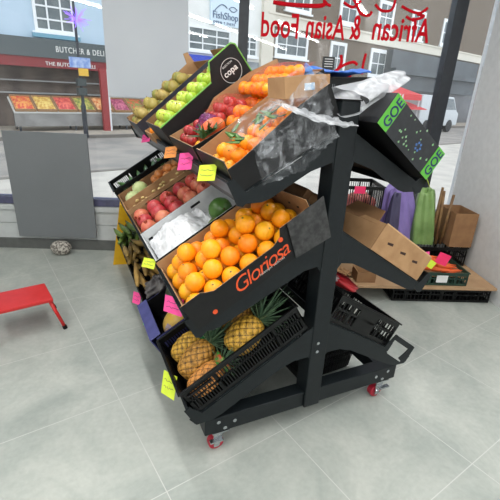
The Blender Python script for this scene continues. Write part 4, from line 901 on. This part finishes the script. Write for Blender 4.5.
def window_bench():
    # low board on black crates along the window, right of the rack   (x along the window, y<0 into the room)
    W = lambda a, d, z: WM @ Tr(a, -d, z)
    WOOD = mat('pale_board', (186, 152, 116), (170, 136, 102), .7, 8)
    for i, (a, lab) in enumerate(((2.46, 'black crate under the low board by the window'), (2.86, 'black crate under the right end of the low board'))):
        slot_crate('plastic_crate', lab, W(a, .90, .003), .40, .40, .118, pitch=.03)
    m = MB(); m.T = WM; m.box(1.72, -.93, .125, 3.28, -.14, .145); tag(m.build('wooden_board', WOOD), 'pale wooden board laid low on black crates along the window', 'board')
    slot_crate('plastic_crate', 'black crate under the left end of the low board', W(1.75, .52, .003), .40, .34, .118, pitch=.03)
    for i, (a, lab) in enumerate(((1.79, 'black crate standing under the produce crate by the window'), (2.28, 'black crate under the lilac bag by the window'), (2.78, 'black crate at the right end behind the carrots'))):
        slot_crate('plastic_crate', lab, W(a, .50, .149), .46, .34, .17, pitch=.03)
    # produce crate
    slot_crate('produce_crate', 'tall black slotted crate with pink ticket seen beside the rack post', W(1.97, .50, .326), .44, .33, .50, pitch=.02)
    gp = [make_round('sweet_potato', 'x', 'sweet potato', .04, mat('yam_pink', (196, 130, 120), (150, 70, 70), .7, 12), STEMB, 'stalk', sq=(1, .9, 1.3))]
    pack(gp, W(1.97, .50, .326), .03, .42, .03, .30, .31, .044, 1, 'pinkish sweet potato in the crate by the window', 'sweet potatoes in the window crate', seed=41)
    b = MB(); b.T = W(1.97, .50, .326); b.box(.01, .01, .30, .43, .32, .31); tag(b.build('paper_liner', KRAFTD), 'brown paper liner under the sweet potatoes', 'paper')
    # lilac bag (draped cloth-like sack)
    def sack(name, a, d, z0, w, dp, h, mt, lab, seed, cat='bag', lean=0.0):
        b = MB(); b.T = W(a, d, z0)
        def fn(u, v):
            th = 2*PI*u; k = min(v*1.08, 1); rad = (1-.42*k**2)*(1 if k < 1 else max(0, 1-(v*1.08-1)*12)); q = 1+.10*math.sin(th*4+seed+2.5*v)+.06*math.sin(th*9+seed*2+v*5)
            return (w/2*q*rad*math.cos(th)+lean*k, dp/2*q*rad*math.sin(th), h*k+.02*math.sin(th*3+seed)*k)
        return tag(b.grid(fn, 72, 30).build(name, mt, None, True), lab, cat)
    sack('lilac_bag', 2.63, .33, .326, .34, .26, .47, mat('lilac_cloth', (140, 122, 186), (118, 100, 164), .5, 5), 'tall lilac plastic bag hanging in folds right of the black crate', 1, lean=-.03)
    sack('grey_bag', 2.50, .54, .326, .12, .10, .45, mat('slate_cloth', (78, 74, 104), (66, 62, 90), .5, 5), 'narrow slate grey bag between the black crate and the lilac bag', 3)
    sack('green_bag', 2.86, .36, .326, .22, .22, .46, mat('green_film', (128, 160, 96), (104, 138, 74), .35, 8), 'translucent green bag of vegetables behind the lilac bag', 5, lean=-.02)
    for i, (a, h, ln) in enumerate(((2.93, .50, .01), (2.98, .47, -.02), (3.02, .44, .03))):
        b = MB(); b.T = W(a, .42, .325); b.tube([(0, 0, 0), (ln*.5, 0, h*.5), (ln, .01, h)], [.016, .014, .011], 8)
        tag(b.build('cane_stick', mat('cane_brown', (106, 76, 48), (130, 100, 60), .6, 20), None, True), ('tallest', 'middle', 'shortest')[i]+' of the brown canes standing right of the green bag', 'sugar cane')
    card_box('brown_carton', 'tall brown carton at the right end of the window bench', W(3.06, .50, .326), .20, .30, .30, KRAFTD, KRAFTD)
    # front row on the board
    for i in range(4):
        pass
    card_box('parcel_carton', 'small kraft carton on the low board under the middle shelf', W(2.16, .88, .148), .15, .14, .085, KRAFTD, KRAFT)
    slot_crate('carrot_crate', 'dark green crate with a white ticket holding orange carrots', W(2.62, .90, .148), .42, .34, .11, mat('dark_green_plastic', (34, 66, 54), (28, 56, 46), .4), pitch=.03)
    cm = mat('carrot_orange', (236, 110, 50), (224, 92, 44), .5, 12, .2); Mc = W(2.62, .90, .148); rr = random.Random(2)
    for i in range(16):
        b = MB(); b.tube([(0, 0, 0), (.07, .004, 0), (.15, 0, 0)], [.019, .015, .004], 9); o = b.build('carrot', cm, None, True, Mc @ Tr(.05+.22*rr.random(), .03+.018*(i % 15), .10+.03*(i % 2)) @ Ro(rr.uniform(-20, 20), 'Z')); tag(o, 'orange carrot in the dark green crate', 'carrot', 'carrots in the green crate')
    b = MB(); b.T = Mc; b.box(.01, .01, .07, .41, .33, .078); tag(b.build('paper_liner', KRAFTD), 'brown paper liner under the carrots', 'paper')
    b = MB(); b.T = Mc; b.box(.16, -.0105, .03, .25, -.0085, .09); tag(b.build('price_ticket', WHITE), 'white ticket on the dark green crate', 'price ticket')
    for i, (a, d, c) in enumerate(((1.86, .86, 'left'), (2.02, .80, 'right'))):
        b = MB(); b.T = W(a, d, .147)
        def fn(u, v): return (.13*u, .12*v, .012+.045*abs(noise.noise(Vector((u*5+i*3, v*5, 1))))+.0)
        o = b.grid(fn, 30, 30).build('crumpled_paper', KRAFT if i else mat('pale_paper', (206, 188, 160), None, .8), None, True); md = o.modifiers.new('thick', 'SOLIDIFY'); md.thickness = .002
        tag(o, ('pale crumpled paper at the left end of the low board', 'brown crumpled paper beside the small carton')[i], 'paper')
window_bench()

# ------------------------------------------------------------------ film draped over the rack end
def films():
    F1 = film_mat('clear_film', (210, 214, 220), .05, .50, 13, .14); F2 = film_mat('milky_film', (222, 225, 230), .38, .92, 7, .3)
    b = MB(); b.T = TM('LT')
    def fn(u, v):
        s = .12+.335*u-.05*v*(1-u)+.06*v*(.4-u)
        top = .125+.07*u
        if v < .3: k = v/.3; y = .15-.165*k; t = top+.035-.02*k+.01*math.sin(u*9)
        else: k = (v-.3)/.7; y = -.017; t = top+.015-(top+.055-.07*abs(u-.45))*k
        n1 = noise.noise(Vector((u*5+v*3, v*5, 0))); n2 = 1-abs(noise.noise(Vector((u*11+v*6, v*3, 4)))); n3 = 1-abs(noise.noise(Vector((u*6-v*9, v*9+u*4, 9))))
        return (s+.006*n1, y-.010*abs(n1)-.014*n2**8-.008*n3**6, t+.006*n1)
    o = b.grid(fn, 100, 100).build('plastic_film', F1, None, True); tag(o, 'clear crinkled plastic film hanging over the side of the near top carton', 'plastic film')
    b = MB(); A = Vector((-.05, -.02, 1.478)); B = Vector((.36, .17, 1.585))
    def fn2(u, v):
        c = A.lerp(B, v); d = (B-A).normalized(); sd = d.cross(Vector((0, 0, 1))).normalized(); up = sd.cross(d)
        th = 2*PI*u; r = (.074-.030*v)*(1 if v < .93 else math.sqrt(max(0, 1-((v-.93)/.07)**2))+.02); q = 1+.10*math.sin(4*th+3*v)+.07*math.sin(7*th-5*v)
        return tuple(c+sd*math.cos(th)*r*q*1.2+up*math.sin(th)*r*q*.62)
    tag(b.grid(fn2, 64, 50).build('film_roll', F2, None, True), 'milky white bundle of plastic film lying across the rack top', 'plastic film')
    b = MB()
    def fn3(u, v):
        x = -.30+.30*u; k = v; z = 1.475-.055*u-.035*k*(.4+.6*math.sin(PI*u))+.012*noise.noise(Vector((u*7, v*7, 8))); y = .06-.125*k**.6
        return (x, y-.02*abs(noise.noise(Vector((u*9, v*4, 2)))), z)
    tag(b.grid(fn3, 60, 30).build('plastic_film', F2, None, True), 'white folded edge of film over the corner of the near top carton', 'plastic film')
    # small blue cone packet by the upper oranges
    b = MB(); b.T = slot('LT', .655, .44, .1, .10); b.lathe([(.04, 0), (.026, .03), (.004, .065)], 5); tag(b.build('blue_packet', mat('packet_blue', (34, 110, 190), (80, 140, 200), .4, 40)), 'small pointed blue packet beside the upper net of oranges', 'packet')
films()

# ------------------------------------------------------------------ neon price cards
def tickets():
    PK = mat('neon_pink', (250, 84, 158), None, .6); OR_ = mat('neon_orange', (250, 160, 84), None, .6); YE = mat('neon_yellow', (226, 246, 70), None, .6); HP = mat('neon_hot_pink', (248, 50, 110), None, .6); INK = mat('pen_ink', (90, 60, 90))
    def card(k, y, t0, w, h, mt, lab, rot=0, s=-.022, tilt=48):
        M = TM(k) @ Tr(s, y, t0) @ Ro(24 if k[0] == 'L' else -60, 'Z') @ Ro(rot, 'X') @ Ro(tilt, 'Y')
        t = thing('price_card', lab, 'price card', M); m = MB(); m.box(-.0012, -w/2, -h/2, 0, w/2, h/2); c = m.build('card', mt, t)
        m = MB(); rr = random.Random(int(abs(y)*1000))
        for j in range(2):
            pts = [(-.0016, -w*.36+w*.72*q/8, h*(.16-.3*j)+rr.uniform(-.06, .06)*h) for q in range(9)]; m.tube(pts, .0009, 4)
        m.build('handwriting', INK, c)
    card('LT', 1.36, .05, .095, .05, PK, 'small pink price card at the far end of the top shelf edge')
    card('LT', .72, .06, .10, .055, OR_, 'orange price card on the top shelf edge')
    card('LT', .46, .06, .10, .075, PK, 'large pink price card on the top shelf edge beside the orange one')
    card('LT', .16, .07, .10, .06, YE, 'yellow price card on the top shelf edge nearest the camera end')
    card('LM', .50, .095, .11, .045, YE, 'yellow-green price card on the middle shelf under the tissue paper', 0, -.02, 60)
    card('LM', .17, .035, .13, .068, PK, 'pink price card on the middle shelf edge beneath the lettered carton')
    card('LB', .98, .08, .09, .07, PK, 'pink price card on the bottom shelf edge by the grey bag')
    card('LB', .76, .05, .06, .07, mat('neon_green', (150, 240, 130), None, .6), 'small green price card on the bottom shelf edge by the purple box')
    card('LB', .15, .09, .10, .10, YE, 'yellow price card on the bottom shelf edge by the pineapples')
    card('RT', -.0, .03, .07, .05, YE, 'yellow price card hanging at the end of the right top shelf')
    def wc(a, d, z, w, h, mt, lab, rz=0):
        t = thing('price_card', lab, 'price card', WM @ Tr(a, -d, z) @ Ro(rz, 'Y')); m = MB(); m.box(-w/2, -.001, -h/2, w/2, 0, h/2); m.build('card', mt, t)
    wc(2.20, .516, .80, .09, .06, HP, 'hot pink price card on the tall black crate by the window')
    wc(2.62, .93, .40, .10, .075, PK, 'pink price card sticking up left of the carrots', -10); wc(2.78, .93, .385, .10, .09, HP, 'hot pink price card sticking up above the carrots', 20); wc(2.69, .935, .345, .07, .06, YE, 'yellow price card between the two pink ones by the carrots', 30)
tickets()
for p in list(bpy.data.objects):
    if p.parent is None and p.location.z < -40:
        for c in list(p.children): bpy.data.objects.remove(c)
        bpy.data.objects.remove(p)
